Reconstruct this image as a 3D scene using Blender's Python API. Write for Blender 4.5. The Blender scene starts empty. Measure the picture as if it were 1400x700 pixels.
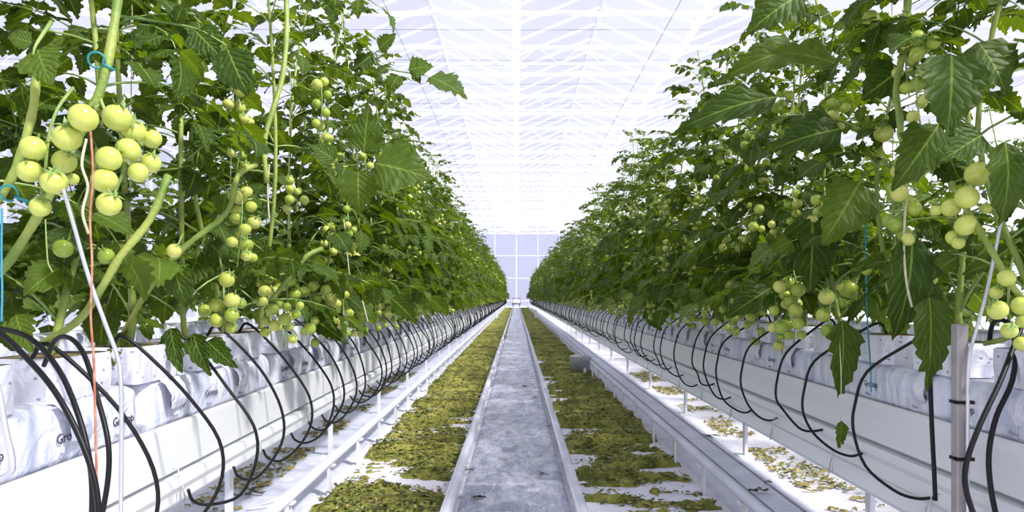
import bpy, math, random
import numpy as np
from mathutils import Vector, Matrix, Euler

scene = bpy.context.scene
COL = scene.collection
CAMZ = 0.93
FPX = 1000.0
# ------------------------------------------------------------------ camera
cam_d = bpy.data.cameras.new('camera')
cam = bpy.data.objects.new('camera', cam_d)
COL.objects.link(cam)
cam.location = (0, 0, CAMZ)
cam.rotation_euler = (math.pi / 2, 0, 0)
cam_d.sensor_width = 36
cam_d.lens = 36 * FPX / 1400
cam_d.shift_x = -6 / 1400
cam_d.shift_y = 55 / 1400
cam_d.clip_end = 300
cam_d.clip_start = 0.05
scene.camera = cam
# ------------------------------------------------------------------ light
world = bpy.data.worlds.new('world')
scene.world = world
world.use_nodes = True
bg = world.node_tree.nodes['Background']
bg.inputs[0].default_value = (0.80, 0.82, 1.0, 1)
bg.inputs[1].default_value = 0.84
sun_d = bpy.data.lights.new('sun', 'SUN')
sun = bpy.data.objects.new('sun', sun_d)
COL.objects.link(sun)
sun_d.energy = 6.5
sun_d.angle = math.radians(6)
sun_d.color = (1.0, 0.96, 0.88)
_d = Vector((-0.62, 0.42, -0.80))
sun.rotation_euler = _d.to_track_quat('-Z', 'Y').to_euler()
sun.location = (6, -4, 9)
vs = scene.view_settings
vs.view_transform = 'Standard'
vs.look = 'None'
vs.exposure = 0.26
vs.gamma = 1.0
vs.use_curve_mapping = False
cy = scene.cycles
cy.max_bounces = 8
cy.transparent_max_bounces = 12
cy.sample_clamp_indirect = 6

# ------------------------------------------------------------------ materials
def node_mat(name):
    m = bpy.data.materials.new(name)
    m.use_nodes = True
    nt = m.node_tree
    return m, nt, nt.nodes, nt.links

def ramp_node(ns, stops):
    r = ns.new('ShaderNodeValToRGB')
    while len(r.color_ramp.elements) < len(stops):
        r.color_ramp.elements.new(0.5)
    for e, (p, c) in zip(r.color_ramp.elements, stops):
        e.position = p
        e.color = (*c, 1)
    return r

def simple(name, col, rough=0.5, metal=0.0, col2=None, scale=20, bump=0.0, bscale=60, spec=0.5, stretch=None, detail=4):
    m, nt, ns, lk = node_mat(name)
    b = ns['Principled BSDF']
    b.inputs['Roughness'].default_value = rough
    b.inputs['Metallic'].default_value = metal
    b.inputs['Specular IOR Level'].default_value = spec
    b.inputs['Base Color'].default_value = (*col, 1)
    tc = ns.new('ShaderNodeTexCoord')
    src = tc.outputs['Object']
    if stretch:
        mp = ns.new('ShaderNodeMapping')
        mp.inputs['Scale'].default_value = stretch
        lk.new(src, mp.inputs[0])
        src = mp.outputs[0]
    if col2:
        n = ns.new('ShaderNodeTexNoise')
        n.inputs['Scale'].default_value = scale
        n.inputs['Detail'].default_value = detail
        lk.new(src, n.inputs['Vector'])
        r = ramp_node(ns, [(0.35, col), (0.65, col2)])
        lk.new(n.outputs['Fac'], r.inputs[0])
        lk.new(r.outputs[0], b.inputs['Base Color'])
    if bump:
        n2 = ns.new('ShaderNodeTexNoise')
        n2.inputs['Scale'].default_value = bscale
        n2.inputs['Detail'].default_value = 4
        lk.new(src, n2.inputs['Vector'])
        bp = ns.new('ShaderNodeBump')
        bp.inputs['Strength'].default_value = bump
        bp.inputs['Distance'].default_value = 0.01
        lk.new(n2.outputs['Fac'], bp.inputs['Height'])
        lk.new(bp.outputs[0], b.inputs['Normal'])
    return m

def leaf_mat(name, base, light, vein):
    m, nt, ns, lk = node_mat(name)
    b = ns['Principled BSDF']
    out = ns['Material Output']
    oi = ns.new('ShaderNodeObjectInfo')
    geo = ns.new('ShaderNodeNewGeometry')
    add = ns.new('ShaderNodeMath'); add.operation = 'ADD'
    lk.new(oi.outputs['Random'], add.inputs[0])
    lk.new(geo.outputs['Random Per Island'], add.inputs[1])
    fr = ns.new('ShaderNodeMath'); fr.operation = 'FRACT'
    lk.new(add.outputs[0], fr.inputs[0])
    r = ramp_node(ns, [(0.0, base), (0.6, [0.6 * a + 0.4 * c for a, c in zip(base, light)]), (1.0, light)])
    lk.new(fr.outputs[0], r.inputs[0])
    uv = ns.new('ShaderNodeUVMap'); uv.uv_map = 'UVMap'
    sp = ns.new('ShaderNodeSeparateXYZ')
    lk.new(uv.outputs[0], sp.inputs[0])
    def math_(op, a, c=None, v=None):
        n = ns.new('ShaderNodeMath'); n.operation = op
        lk.new(a, n.inputs[0])
        if c is not None: lk.new(c, n.inputs[1])
        if v is not None: n.inputs[1].default_value = v
        return n.outputs[0]
    au = math_('ABSOLUTE', sp.outputs[0])
    mid = math_('LESS_THAN', au, v=0.045)
    t = math_('SUBTRACT', sp.outputs[1], math_('MULTIPLY', au, v=0.35))
    w = math_('FRACT', math_('MULTIPLY', t, v=7.0))
    side = math_('LESS_THAN', w, v=0.10)
    vm = math_('MAXIMUM', mid, math_('MULTIPLY', side, v=0.45))
    mx = ns.new('ShaderNodeMix'); mx.data_type = 'RGBA'
    lk.new(vm, mx.inputs['Factor'])
    lk.new(r.outputs[0], mx.inputs['A'])
    mx.inputs['B'].default_value = (*vein, 1)
    lk.new(mx.outputs['Result'], b.inputs['Base Color'])
    b.inputs['Roughness'].default_value = 0.5
    b.inputs['Specular IOR Level'].default_value = 0.28
    # puckered blade between the side veins
    bp = ns.new('ShaderNodeBump')
    bp.inputs['Strength'].default_value = 0.6
    bp.inputs['Distance'].default_value = 0.004
    sn = math_('SINE', math_('MULTIPLY', w, v=3.14159))
    lk.new(sn, bp.inputs['Height'])
    lk.new(bp.outputs[0], b.inputs['Normal'])
    tr = ns.new('ShaderNodeBsdfTranslucent')
    hs = ns.new('ShaderNodeHueSaturation')
    hs.inputs['Hue'].default_value = 0.475
    hs.inputs['Saturation'].default_value = 1.15
    hs.inputs['Value'].default_value = 1.9
    lk.new(mx.outputs['Result'], hs.inputs['Color'])
    lk.new(hs.outputs[0], tr.inputs[0])
    ms = ns.new('ShaderNodeMixShader')
    ms.inputs[0].default_value = 0.42
    lk.new(b.outputs[0], ms.inputs[1])
    lk.new(tr.outputs[0], ms.inputs[2])
    lk.new(ms.outputs[0], out.inputs[0])
    return m

LEAF = leaf_mat('tomato_leaf', (0.034, 0.076, 0.009), (0.105, 0.175, 0.024), (0.19, 0.28, 0.05))
STEM = simple('stem_green', (0.15, 0.25, 0.035), 0.5, col2=(0.38, 0.44, 0.09), scale=9, bump=0.3, bscale=120)
PETI = simple('petiole_green', (0.15, 0.27, 0.06), 0.5, col2=(0.33, 0.45, 0.12), scale=14)
BROWN = simple('dry_brown', (0.12, 0.06, 0.025), 0.8, col2=(0.30, 0.19, 0.08), scale=40, bump=0.5)

def fruit_mat():
    m, nt, ns, lk = node_mat('green_tomato')
    b = ns['Principled BSDF']
    oi = ns.new('ShaderNodeObjectInfo')
    geo = ns.new('ShaderNodeNewGeometry')
    add = ns.new('ShaderNodeMath'); add.operation = 'ADD'
    lk.new(oi.outputs['Random'], add.inputs[0]); lk.new(geo.outputs['Random Per Island'], add.inputs[1])
    fr = ns.new('ShaderNodeMath'); fr.operation = 'FRACT'
    lk.new(add.outputs[0], fr.inputs[0])
    r = ramp_node(ns, [(0.0, (0.24, 0.36, 0.035)), (0.5, (0.42, 0.50, 0.07)), (1.0, (0.58, 0.60, 0.15))])
    lk.new(fr.outputs[0], r.inputs[0])
    lk.new(r.outputs[0], b.inputs['Base Color'])
    b.inputs['Roughness'].default_value = 0.22
    b.inputs['Subsurface Weight'].default_value = 0.25
    b.inputs['Subsurface Radius'].default_value = (0.02, 0.02, 0.008)
    b.inputs['Subsurface Scale'].default_value = 0.4
    return m
FRUIT = fruit_mat()
HERO_FRUIT = simple('pale_tomato', (0.50, 0.58, 0.09), 0.2, col2=(0.60, 0.65, 0.15), scale=18)
WHITE = simple('white_steel', (0.86, 0.86, 0.90), 0.35, col2=(0.74, 0.75, 0.80), scale=3)
PIPE = simple('painted_pipe', (0.72, 0.73, 0.80), 0.3, col2=(0.60, 0.62, 0.70), scale=5, spec=0.6)
GUTTER = simple('gutter_white', (0.83, 0.84, 0.85), 0.4, col2=(0.75, 0.77, 0.78), scale=2.5, stretch=(1, 0.2, 4))
GUTTER_LIP = simple('gutter_lip', (0.80, 0.80, 0.88), 0.4)
HOSE = simple('black_hose', (0.006, 0.006, 0.007), 0.42, spec=0.3)
ROD = simple('galvanised_rod', (0.62, 0.63, 0.66), 0.32, metal=0.6)
POST = simple('grey_post', (0.30, 0.28, 0.27), 0.5, metal=0.3, col2=(0.38, 0.36, 0.35), scale=12)
ZINC = simple('zinc_bucket', (0.46, 0.46, 0.52), 0.42, metal=0.15, col2=(0.56, 0.56, 0.62), scale=10)
DARK = simple('dark_metal', (0.05, 0.05, 0.07), 0.5)
TWINE_R = simple('red_twine', (0.42, 0.12, 0.07), 0.8, col2=(0.55, 0.30, 0.18), scale=60)
TWINE_B = simple('blue_twine', (0.04, 0.30, 0.42), 0.7)
TWINE_W = simple('pale_twine', (0.62, 0.60, 0.42), 0.8, col2=(0.45, 0.42, 0.25), scale=60)
CLIP = simple('teal_clip', (0.02, 0.26, 0.26), 0.35)
INK = simple('print_ink', (0.03, 0.03, 0.06), 0.5)
INK2 = simple('pale_print_ink', (0.30, 0.30, 0.42), 0.5)

def film_mat(name, base, shade, ticks=True, bumpf=0.9):
    """white printed plastic film, wrinkled, with faint vertical streaks and small dark print ticks"""
    m, nt, ns, lk = node_mat(name)
    b = ns['Principled BSDF']
    b.inputs['Roughness'].default_value = 0.34
    b.inputs['Specular IOR Level'].default_value = 0.5
    tc = ns.new('ShaderNodeTexCoord')
    oi = ns.new('ShaderNodeObjectInfo')
    ad = ns.new('ShaderNodeVectorMath'); ad.operation = 'ADD'
    lk.new(tc.outputs['Object'], ad.inputs[0])
    cx = ns.new('ShaderNodeCombineXYZ')
    ml = ns.new('ShaderNodeMath'); ml.operation = 'MULTIPLY'; ml.inputs[1].default_value = 37
    lk.new(oi.outputs['Random'], ml.inputs[0])
    for i in range(3): lk.new(ml.outputs[0], cx.inputs[i])
    lk.new(cx.outputs[0], ad.inputs[1])
    mp = ns.new('ShaderNodeMapping'); mp.inputs['Scale'].default_value = (26, 26, 3)
    lk.new(ad.outputs[0], mp.inputs[0])
    n = ns.new('ShaderNodeTexNoise'); n.inputs['Scale'].default_value = 1; n.inputs['Detail'].default_value = 3
    lk.new(mp.outputs[0], n.inputs['Vector'])
    r = ramp_node(ns, [(0.42, base), (0.62, shade)])
    lk.new(n.outputs['Fac'], r.inputs[0])
    colout = r.outputs[0]
    if ticks:
        mp2 = ns.new('ShaderNodeMapping'); mp2.inputs['Scale'].default_value = (30, 30, 46)
        mp2.inputs['Rotation'].default_value = (0.8, 0, 0)
        lk.new(ad.outputs[0], mp2.inputs[0])
        v = ns.new('ShaderNodeTexVoronoi'); v.inputs['Scale'].default_value = 1
        lk.new(mp2.outputs[0], v.inputs['Vector'])
        lt = ns.new('ShaderNodeMath'); lt.operation = 'LESS_THAN'; lt.inputs[1].default_value = 0.17
        lk.new(v.outputs['Distance'], lt.inputs[0])
        mx = ns.new('ShaderNodeMix'); mx.data_type = 'RGBA'
        lk.new(lt.outputs[0], mx.inputs['Factor'])
        lk.new(colout, mx.inputs['A'])
        mx.inputs['B'].default_value = (0.34, 0.34, 0.48, 1)
        colout = mx.outputs['Result']
    lk.new(colout, b.inputs['Base Color'])
    n2 = ns.new('ShaderNodeTexNoise'); n2.inputs['Scale'].default_value = 16
    n2.inputs['Detail'].default_value = 5; n2.inputs['Distortion'].default_value = 1.2
    lk.new(ad.outputs[0], n2.inputs['Vector'])
    bp = ns.new('ShaderNodeBump'); bp.inputs['Strength'].default_value = bumpf; bp.inputs['Distance'].default_value = 0.015
    lk.new(n2.outputs['Fac'], bp.inputs['Height'])
    lk.new(bp.outputs[0], b.inputs['Normal'])
    return m
BLOCK = film_mat('block_film', (0.84, 0.84, 0.90), (0.66, 0.67, 0.78), True, 0.5)
SLAB = film_mat('slab_film', (0.82, 0.83, 0.90), (0.58, 0.62, 0.78), False, 0.8)
TUFT = simple('substrate_top', (0.30, 0.20, 0.11), 0.9, col2=(0.16, 0.14, 0.06), scale=50, bump=0.5)

def ground_mat(name, a, c, scale, bump, bs, rough, stretch=(1, 1, 1), spec=0.5, dirt=None):
    m, nt, ns, lk = node_mat(name)
    b = ns['Principled BSDF']
    b.inputs['Roughness'].default_value = rough
    b.inputs['Specular IOR Level'].default_value = spec
    tc = ns.new('ShaderNodeTexCoord')
    mp = ns.new('ShaderNodeMapping'); mp.inputs['Scale'].default_value = stretch
    lk.new(tc.outputs['Object'], mp.inputs[0])
    n = ns.new('ShaderNodeTexNoise'); n.inputs['Scale'].default_value = scale; n.inputs['Detail'].default_value = 6
    n.inputs['Distortion'].default_value = 0.8
    lk.new(mp.outputs[0], n.inputs['Vector'])
    r = ramp_node(ns, [(0.36, a), (0.64, c)])
    lk.new(n.outputs['Fac'], r.inputs[0])
    co = r.outputs[0]
    if dirt:
        n3 = ns.new('ShaderNodeTexNoise'); n3.inputs['Scale'].default_value = dirt[1]; n3.inputs['Detail'].default_value = 8
        lk.new(tc.outputs['Object'], n3.inputs['Vector'])
        rr = ramp_node(ns, [(dirt[2], (0, 0, 0)), (dirt[2] + 0.06, (1, 1, 1))])
        lk.new(n3.outputs['Fac'], rr.inputs[0])
        mx = ns.new('ShaderNodeMix'); mx.data_type = 'RGBA'
        lk.new(rr.outputs[0], mx.inputs['Factor'])
        lk.new(co, mx.inputs['A']); mx.inputs['B'].default_value = (*dirt[0], 1)
        co = mx.outputs['Result']
    lk.new(co, b.inputs['Base Color'])
    n2 = ns.new('ShaderNodeTexNoise'); n2.inputs['Scale'].default_value = bs; n2.inputs['Detail'].default_value = 5
    n2.inputs['Distortion'].default_value = 1.5
    lk.new(mp.outputs[0], n2.inputs['Vector'])
    bp = ns.new('ShaderNodeBump'); bp.inputs['Strength'].default_value = bump; bp.inputs['Distance'].default_value = 0.02
    lk.new(n2.outputs['Fac'], bp.inputs['Height'])
    lk.new(bp.outputs[0], b.inputs['Normal'])
    return m
FLOOR = ground_mat('white_ground_cover', (0.84, 0.82, 0.88), (0.72, 0.70, 0.80), 6, 0.5, 30, 0.6, dirt=((0.42, 0.38, 0.36), 9, 0.66))
CENTRE = ground_mat('wrinkled_aisle_film', (0.78, 0.79, 0.90), (0.38, 0.40, 0.54), 9, 1.0, 30, 0.25, (1.4, 0.8, 1), dirt=((0.12, 0.11, 0.13), 26, 0.70))
SHEET = ground_mat('grey_ground_sheet', (0.70, 0.72, 0.84), (0.56, 0.58, 0.70), 5, 0.25, 22, 0.35, dirt=((0.22, 0.22, 0.24), 18, 0.72))
SEAM = simple('sheet_seam', (0.22, 0.23, 0.28), 0.5)
CONC = simple('end_path', (0.75, 0.75, 0.80), 0.6, col2=(0.66, 0.66, 0.72), scale=1)

def litter_mat():
    m, nt, ns, lk = node_mat('leaf_litter')
    b = ns['Principled BSDF']; b.inputs['Roughness'].default_value = 0.8
    tc = ns.new('ShaderNodeTexCoord')
    n = ns.new('ShaderNodeTexNoise'); n.inputs['Scale'].default_value = 7; n.inputs['Detail'].default_value = 9
    n.inputs['Roughness'].default_value = 0.7
    lk.new(tc.outputs['Object'], n.inputs['Vector'])
    r = ramp_node(ns, [(0.30, (0.05, 0.06, 0.014)), (0.42, (0.15, 0.17, 0.025)), (0.54, (0.29, 0.29, 0.05)), (0.68, (0.50, 0.42, 0.12))])
    lk.new(n.outputs['Fac'], r.inputs[0])
    lk.new(r.outputs[0], b.inputs['Base Color'])
    n2 = ns.new('ShaderNodeTexNoise'); n2.inputs['Scale'].default_value = 70; n2.inputs['Detail'].default_value = 6
    lk.new(tc.outputs['Object'], n2.inputs['Vector'])
    bp = ns.new('ShaderNodeBump'); bp.inputs['Strength'].default_value = 1.0; bp.inputs['Distance'].default_value = 0.02
    lk.new(n2.outputs['Fac'], bp.inputs['Height']); lk.new(bp.outputs[0], b.inputs['Normal'])
    return m
LITTER = litter_mat()
FLAKE_G = simple('flake_green', (0.10, 0.15, 0.02), 0.7, col2=(0.26, 0.28, 0.05), scale=3)
FLAKE_Y = simple('flake_ochre', (0.42, 0.36, 0.10), 0.75, col2=(0.22, 0.17, 0.05), scale=3)
FLAKE_D = simple('flake_dark', (0.05, 0.045, 0.03), 0.8, col2=(0.09, 0.10, 0.03), scale=3)

def glass_mat(name, fac, tint, gl=0.06):
    m, nt, ns, lk = node_mat(name)
    for n in list(ns):
        if n.type == 'BSDF_PRINCIPLED': ns.remove(n)
    out = ns['Material Output']
    t = ns.new('ShaderNodeBsdfTransparent'); t.inputs[0].default_value = (*tint, 1)
    d = ns.new('ShaderNodeBsdfTranslucent'); d.inputs[0].default_value = (0.93, 0.93, 0.97, 1)
    g = ns.new('ShaderNodeBsdfGlossy'); g.inputs['Roughness'].default_value = 0.1
    a = ns.new('ShaderNodeMixShader'); a.inputs[0].default_value = fac
    c = ns.new('ShaderNodeMixShader'); c.inputs[0].default_value = gl
    lk.new(t.outputs[0], a.inputs[1]); lk.new(d.outputs[0], a.inputs[2])
    lk.new(a.outputs[0], c.inputs[1]); lk.new(g.outputs[0], c.inputs[2])
    lk.new(c.outputs[0], out.inputs[0])
    return m
GLASS = glass_mat('diffuse_roof_glass', 0.05, (0.95, 0.955, 0.99), 0.02)
WGLASS = glass_mat('wall_glass', 0.40, (0.90, 0.91, 0.98))

def cloth_mat():
    m, nt, ns, lk = node_mat('screen_cloth')
    b = ns['Principled BSDF']; b.inputs['Base Color'].default_value = (0.92, 0.92, 0.92, 1)
    b.inputs['Roughness'].default_value = 0.8
    out = ns['Material Output']
    t = ns.new('ShaderNodeBsdfTranslucent'); t.inputs[0].default_value = (0.97, 0.97, 0.97, 1)
    a = ns.new('ShaderNodeMixShader'); a.inputs[0].default_value = 0.7
    lk.new(b.outputs[0], a.inputs[1]); lk.new(t.outputs[0], a.inputs[2]); lk.new(a.outputs[0], out.inputs[0])
    return m
CLOTH = cloth_mat()
ALU = simple('white_aluminium', (0.92, 0.92, 0.95), 0.4)
CABLE = simple('grey_cable', (0.35, 0.35, 0.42), 0.5)

# ------------------------------------------------------------------ mesh helpers
def T(v, f, uv=None, m=None):
    v = np.asarray(v, float).reshape(-1, 3)
    if uv is None: uv = np.full((len(v), 2), 5.0)
    if m is None: m = [0] * len(f)
    return dict(v=v, f=[tuple(x) for x in f], uv=np.asarray(uv, float), m=list(m))

def tf(t, M, mat=None):
    A = np.array(M)
    v = t['v'] @ A[:3, :3].T + A[:3, 3]
    return dict(v=v, f=t['f'], uv=t['uv'], m=t['m'] if mat is None else [mat] * len(t['f']))

def join(ts):
    off = 0; f = []; m = []
    for t in ts:
        f += [tuple(i + off for i in x) for x in t['f']]
        m += t['m']; off += len(t['v'])
    return dict(v=np.concatenate([t['v'] for t in ts]), f=f, uv=np.concatenate([t['uv'] for t in ts]), m=m)

def mesh(name, t, mats, smooth=True):
    me = bpy.data.meshes.new(name)
    me.from_pydata(t['v'].tolist(), [], t['f'])
    if not isinstance(mats, (list, tuple)): mats = [mats]
    for x in mats: me.materials.append(x)
    if len(mats) > 1: me.polygons.foreach_set('material_index', t['m'])
    li = np.empty(len(me.loops), dtype=np.int32)
    me.loops.foreach_get('vertex_index', li)
    ul = me.uv_layers.new(name='UVMap')
    ul.data.foreach_set('uv', t['uv'][li].ravel())
    if smooth: me.polygons.foreach_set('use_smooth', [True] * len(me.polygons))
    me.update()
    return me

def obj(name, me, parent=None, M=None, loc=None, label=None, cat=None, group=None, kind=None):
    o = bpy.data.objects.new(name, me)
    COL.objects.link(o)
    if parent is not None: o.parent = parent
    if M is not None: o.matrix_local = M if isinstance(M, Matrix) else Matrix(M)
    if loc is not None: o.location = loc
    if label: o['label'] = label
    if cat: o['category'] = cat
    if group: o['group'] = group
    if kind: o['kind'] = kind
    return o

def box(x0, x1, y0, y1, z0, z1):
    v = [(x, y, z) for x in (x0, x1) for y in (y0, y1) for z in (z0, z1)]
    return T(v, [(0, 1, 3, 2), (4, 6, 7, 5), (0, 4, 5, 1), (2, 3, 7, 6), (0, 2, 6, 4), (1, 5, 7, 3)])

def tube(pts, rad, seg=8, cap=True):
    P = np.asarray(pts, float); n = len(P)
    if np.isscalar(rad): rad = [rad] * n
    tan = np.gradient(P, axis=0)
    tan /= np.linalg.norm(tan, axis=1)[:, None] + 1e-12
    up = np.array([0, 0, 1.0]) if abs(tan[0][2]) < 0.9 else np.array([1.0, 0, 0])
    v = []; uvs = []
    prev = None
    for i in range(n):
        t = tan[i]
        a = np.cross(t, up) if prev is None else prev - t * np.dot(prev, t)
        a /= np.linalg.norm(a) + 1e-12
        prev = a
        b = np.cross(t, a)
        for k in range(seg):
            th = 2 * math.pi * k / seg
            v.append(P[i] + rad[i] * (math.cos(th) * a + math.sin(th) * b))
    f = []
    for i in range(n - 1):
        for k in range(seg):
            k2 = (k + 1) % seg
            f.append((i * seg + k, i * seg + k2, (i + 1) * seg + k2, (i + 1) * seg + k))
    if cap:
        f.append(tuple(range(seg))[::-1]); f.append(tuple((n - 1) * seg + k for k in range(seg)))
    return T(v, f)

def smooth_path(pts, n=24):
    """Catmull-Rom"""
    P = [np.array(p, float) for p in pts]
    P = [2 * P[0] - P[1]] + P + [2 * P[-1] - P[-2]]
    out = []
    segs = len(P) - 3
    per = max(2, n // segs)
    for i in range(segs):
        a, b, c, d = P[i:i + 4]
        for k in range(per):
            t = k / per
            out.append(0.5 * ((2 * b) + (-a + c) * t + (2 * a - 5 * b + 4 * c - d) * t * t + (-a + 3 * b - 3 * c + d) * t ** 3))
    out.append(P[-2])
    return np.array(out)

def lathe(prof, seg=20):
    v = []; f = []
    for r, z in prof:
        for k in range(seg):
            th = 2 * math.pi * k / seg
            v.append((r * math.cos(th), r * math.sin(th), z))
    for i in range(len(prof) - 1):
        for k in range(seg):
            k2 = (k + 1) % seg
            f.append((i * seg + k, i * seg + k2, (i + 1) * seg + k2, (i + 1) * seg + k))
    return T(v, f)

def extrude_y(prof, y0, y1, step=None):
    n = len(prof)
    ys = [y0, y1] if step is None else list(np.arange(y0, y1, step)) + [y1]
    v = [(x, y, z) for y in ys for x, z in prof]
    f = []
    for j in range(len(ys) - 1):
        for i in range(n):
            i2 = (i + 1) % n
            f.append((j * n + i, j * n + i2, (j + 1) * n + i2, (j + 1) * n + i))
    f.append(tuple(range(n))[::-1]); f.append(tuple((len(ys) - 1) * n + i for i in range(n)))
    return T(v, f)

def PX(px, py, Y):
    """a point at depth Y metres seen at that place of the photograph"""
    return np.array([(px - 706) * Y / FPX, Y, CAMZ - (py - 405) * Y / FPX])

def fbm(x, y, scale, seed=0, octs=4):
    rs = np.random.RandomState(seed)
    tab = rs.rand(256, 256)
    out = np.zeros_like(x); amp = 1; tot = 0
    for o in range(octs):
        xx = x * scale + 17.3 * o; yy = y * scale + 9.1 * o
        xi = np.floor(xx).astype(int); yi = np.floor(yy).astype(int)
        fx = xx - xi; fy = yy - yi
        fx = fx * fx * (3 - 2 * fx); fy = fy * fy * (3 - 2 * fy)
        a = tab[xi % 256, yi % 256]; b = tab[(xi + 1) % 256, yi % 256]
        c = tab[xi % 256, (yi + 1) % 256]; d = tab[(xi + 1) % 256, (yi + 1) % 256]
        out += amp * ((a * (1 - fx) + b * fx) * (1 - fy) + (c * (1 - fx) + d * fx) * fy)
        tot += amp; amp *= 0.5; scale *= 2.1
    return out / tot

ORD = ['first', 'second', 'third', 'fourth', 'fifth', 'sixth', 'seventh', 'eighth', 'ninth', 'tenth', 'eleventh', 'twelfth',
       'thirteenth', 'fourteenth', 'fifteenth', 'sixteenth']
_t = ['twenty', 'twenty-first', 'twenty-second', 'twenty-third', 'twenty-fourth', 'twenty-fifth', 'twenty-sixth', 'twenty-seventh', 'twenty-eighth', 'twenty-ninth', 'thirtieth']
ORD += ['seventeenth', 'eighteenth', 'nineteenth', 'twentieth'] + _t[1:]
END_Y = 58.0
WALL_Y = 68.0

# ------------------------------------------------------------------ setting: floor, films
obj('floor', mesh('floor', T([(-15, -6, 0), (15, -6, 0), (15, WALL_Y, 0), (-15, WALL_Y, 0)], [(0, 1, 2, 3)]), FLOOR), kind='structure',
    label='white woven ground cover of the greenhouse')
def strip(name, x0, x1, y0, y1, z, mat, label, amp, step, seed):
    xs = np.linspace(x0, x1, max(3, int((x1 - x0) / 0.02)))
    ys = np.concatenate([np.arange(y0, 9, step), np.geomspace(9, y1, 160)])
    X, Y = np.meshgrid(xs, ys)
    Z = z + amp * (fbm(X, Y, 9, seed) + 0.6 * np.abs(fbm(X, Y, 22, seed + 1) - 0.5) * 2)
    e = np.minimum((X - x0), (x1 - X)) / 0.03
    Z = np.where(e < 0.01, 0.001, Z)
    nx = len(xs); ny = len(ys)
    v = np.stack([X.ravel(), Y.ravel(), Z.ravel()], 1)
    f = [(j * nx + i, j * nx + i + 1, (j + 1) * nx + i + 1, (j + 1) * nx + i) for j in range(ny - 1) for i in range(nx - 1)]
    return obj(name, mesh(name, T(v, f), mat), kind='structure', label=label)
strip('aisle_film', -0.255, 0.238, 0.9, END_Y, 0.004, CENTRE, 'wrinkled grey plastic film between the two pipe rails', 0.022, 0.014, 3)
strip('ground_sheet', -1.42, -0.93, 0.9, END_Y, 0.003, SHEET, 'smooth grey sheet on the ground under the left gutter', 0.003, 0.05, 5)
strip('ground_sheet', 0.93, 1.33, 0.9, END_Y, 0.003, SHEET, 'smooth grey sheet on the ground under the right gutter', 0.003, 0.05, 6)
for x in (1.10, 1.235):
    obj('trim_1' if x < 1.2 else 'trim_2', mesh('seam', box(x - 0.0025, x + 0.0025, 1, END_Y, 0.008, 0.011), SEAM), kind='structure', label='dark seam line in the right ground sheet')
obj('end_path', mesh('end_path', box(-15, 15, END_Y + 0.6, WALL_Y - 0.1, 0.001, 0.03), CONC), kind='structure', label='pale cross path at the far end of the aisle')

# ------------------------------------------------------------------ setting: greenhouse roof and walls
ZG, ZR, SP = 6.9, 7.72, 4.0
NPY = np.arange(-6, WALL_Y, 2.1)
roof = obj('ceiling', None, kind='structure', label='white venlo glass roof with ridges along the aisle')
slope = math.atan2(ZR - ZG, SP / 2); SL = math.hypot(SP / 2, ZR - ZG)
pane_me = mesh('glass_pane', box(0.03, SL - 0.03, 0.03, 2.07, -0.004, 0.004), GLASS, False)
def slope_m(xg, y, side):
    R = Euler((0, -slope * side if side > 0 else slope, 0)).to_matrix().to_4x4()
    if side < 0:
        R = Matrix.Rotation(math.pi, 4, 'Z') @ Matrix.Rotation(-slope, 4, 'Y')
        return Matrix.Translation((xg, y + 2.1, ZG)) @ R
    return Matrix.Translation((xg, y, ZG)) @ Matrix.Rotation(-slope, 4, 'Y')
outer = []
for gi in range(-3, 4):
    for side in (-1, 1):
        for y in NPY:
            M = slope_m(gi * SP, y, side)
            inner = (gi == 0 or (gi == 1 and side == -1) or (gi == -1 and side == 1) or (gi == 1 and side == 1)) and y > 8
            if inner: obj('glass_pane', pane_me, roof, M)
            else: outer.append(tf(box(0.03, SL - 0.03, 0.03, 2.07, -0.004, 0.004), M))
obj('outer_glazing', mesh('outer_glazing', join(outer), GLASS, False), roof, kind='stuff')
# glazing bars: one thin bar in every pane joint and two between
bars = []
for gi in range(-3, 4):
    for side in (-1, 1):
        for y in np.arange(-6, WALL_Y, 1.05 if abs(gi) < 2 else 2.1):
            bars.append(tf(box(0, SL, -0.028, 0.028, -0.035, 0.012), slope_m(gi * SP, y if side > 0 else y - 2.1, side)))
obj('glazing_bars', mesh('glazing_bars', join(bars), CLOTH, False), roof, kind='stuff')
for gi in range(-3, 4):
    obj('roof_gutter', mesh('roof_gutter', extrude_y([(gi * SP - .09, ZG + .04), (gi * SP - .05, ZG - .03), (gi * SP + .05, ZG - .03), (gi * SP + .09, ZG + .04)], -6, WALL_Y), CLOTH, False), roof)
    if gi < 3:
        obj('ridge', mesh('ridge', box(gi * SP + 1.97, gi * SP + 2.03, -6, WALL_Y, ZR - .04, ZR + .03), ALU, False), roof)
# screens bundled under the roof with their thin drive cables
for i, y in enumerate(np.arange(12.2 - 2.1 * 3, WALL_Y - 1, 2.1)):
    pts = [(x, y + 1.0 + 0.02 * math.sin(x * 3 + i), 6.88 - 0.05 * abs(math.sin(x * 2.1 + i))) for x in np.linspace(-13.5, 13.5, 40)]
    obj('screen_bundle', mesh('screen_bundle', tube(pts, 0.055, 6), CLOTH), roof)
    obj('screen_cable', mesh('screen_cable', tube([(-13.5, y, 6.93), (0, y, 6.90), (13.5, y, 6.93)], 0.008, 5), CABLE), roof)
# lattice trusses every 4.2 m
tr = []
for y in np.arange(12.8, WALL_Y - 2, 4.2):
    tr += [box(-14, 14, y - .02, y + .02, 6.70, 6.74), box(-14, 14, y - .02, y + .02, 6.30, 6.34)]
    for k in range(-14, 14):
        tr.append(tube([(k, y, 6.32), (k + .5, y, 6.72), (k + 1, y, 6.32)], 0.010, 4))
obj('lattice_trusses', mesh('lattice_trusses', join(tr), ALU, False), roof, kind='stuff')
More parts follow.
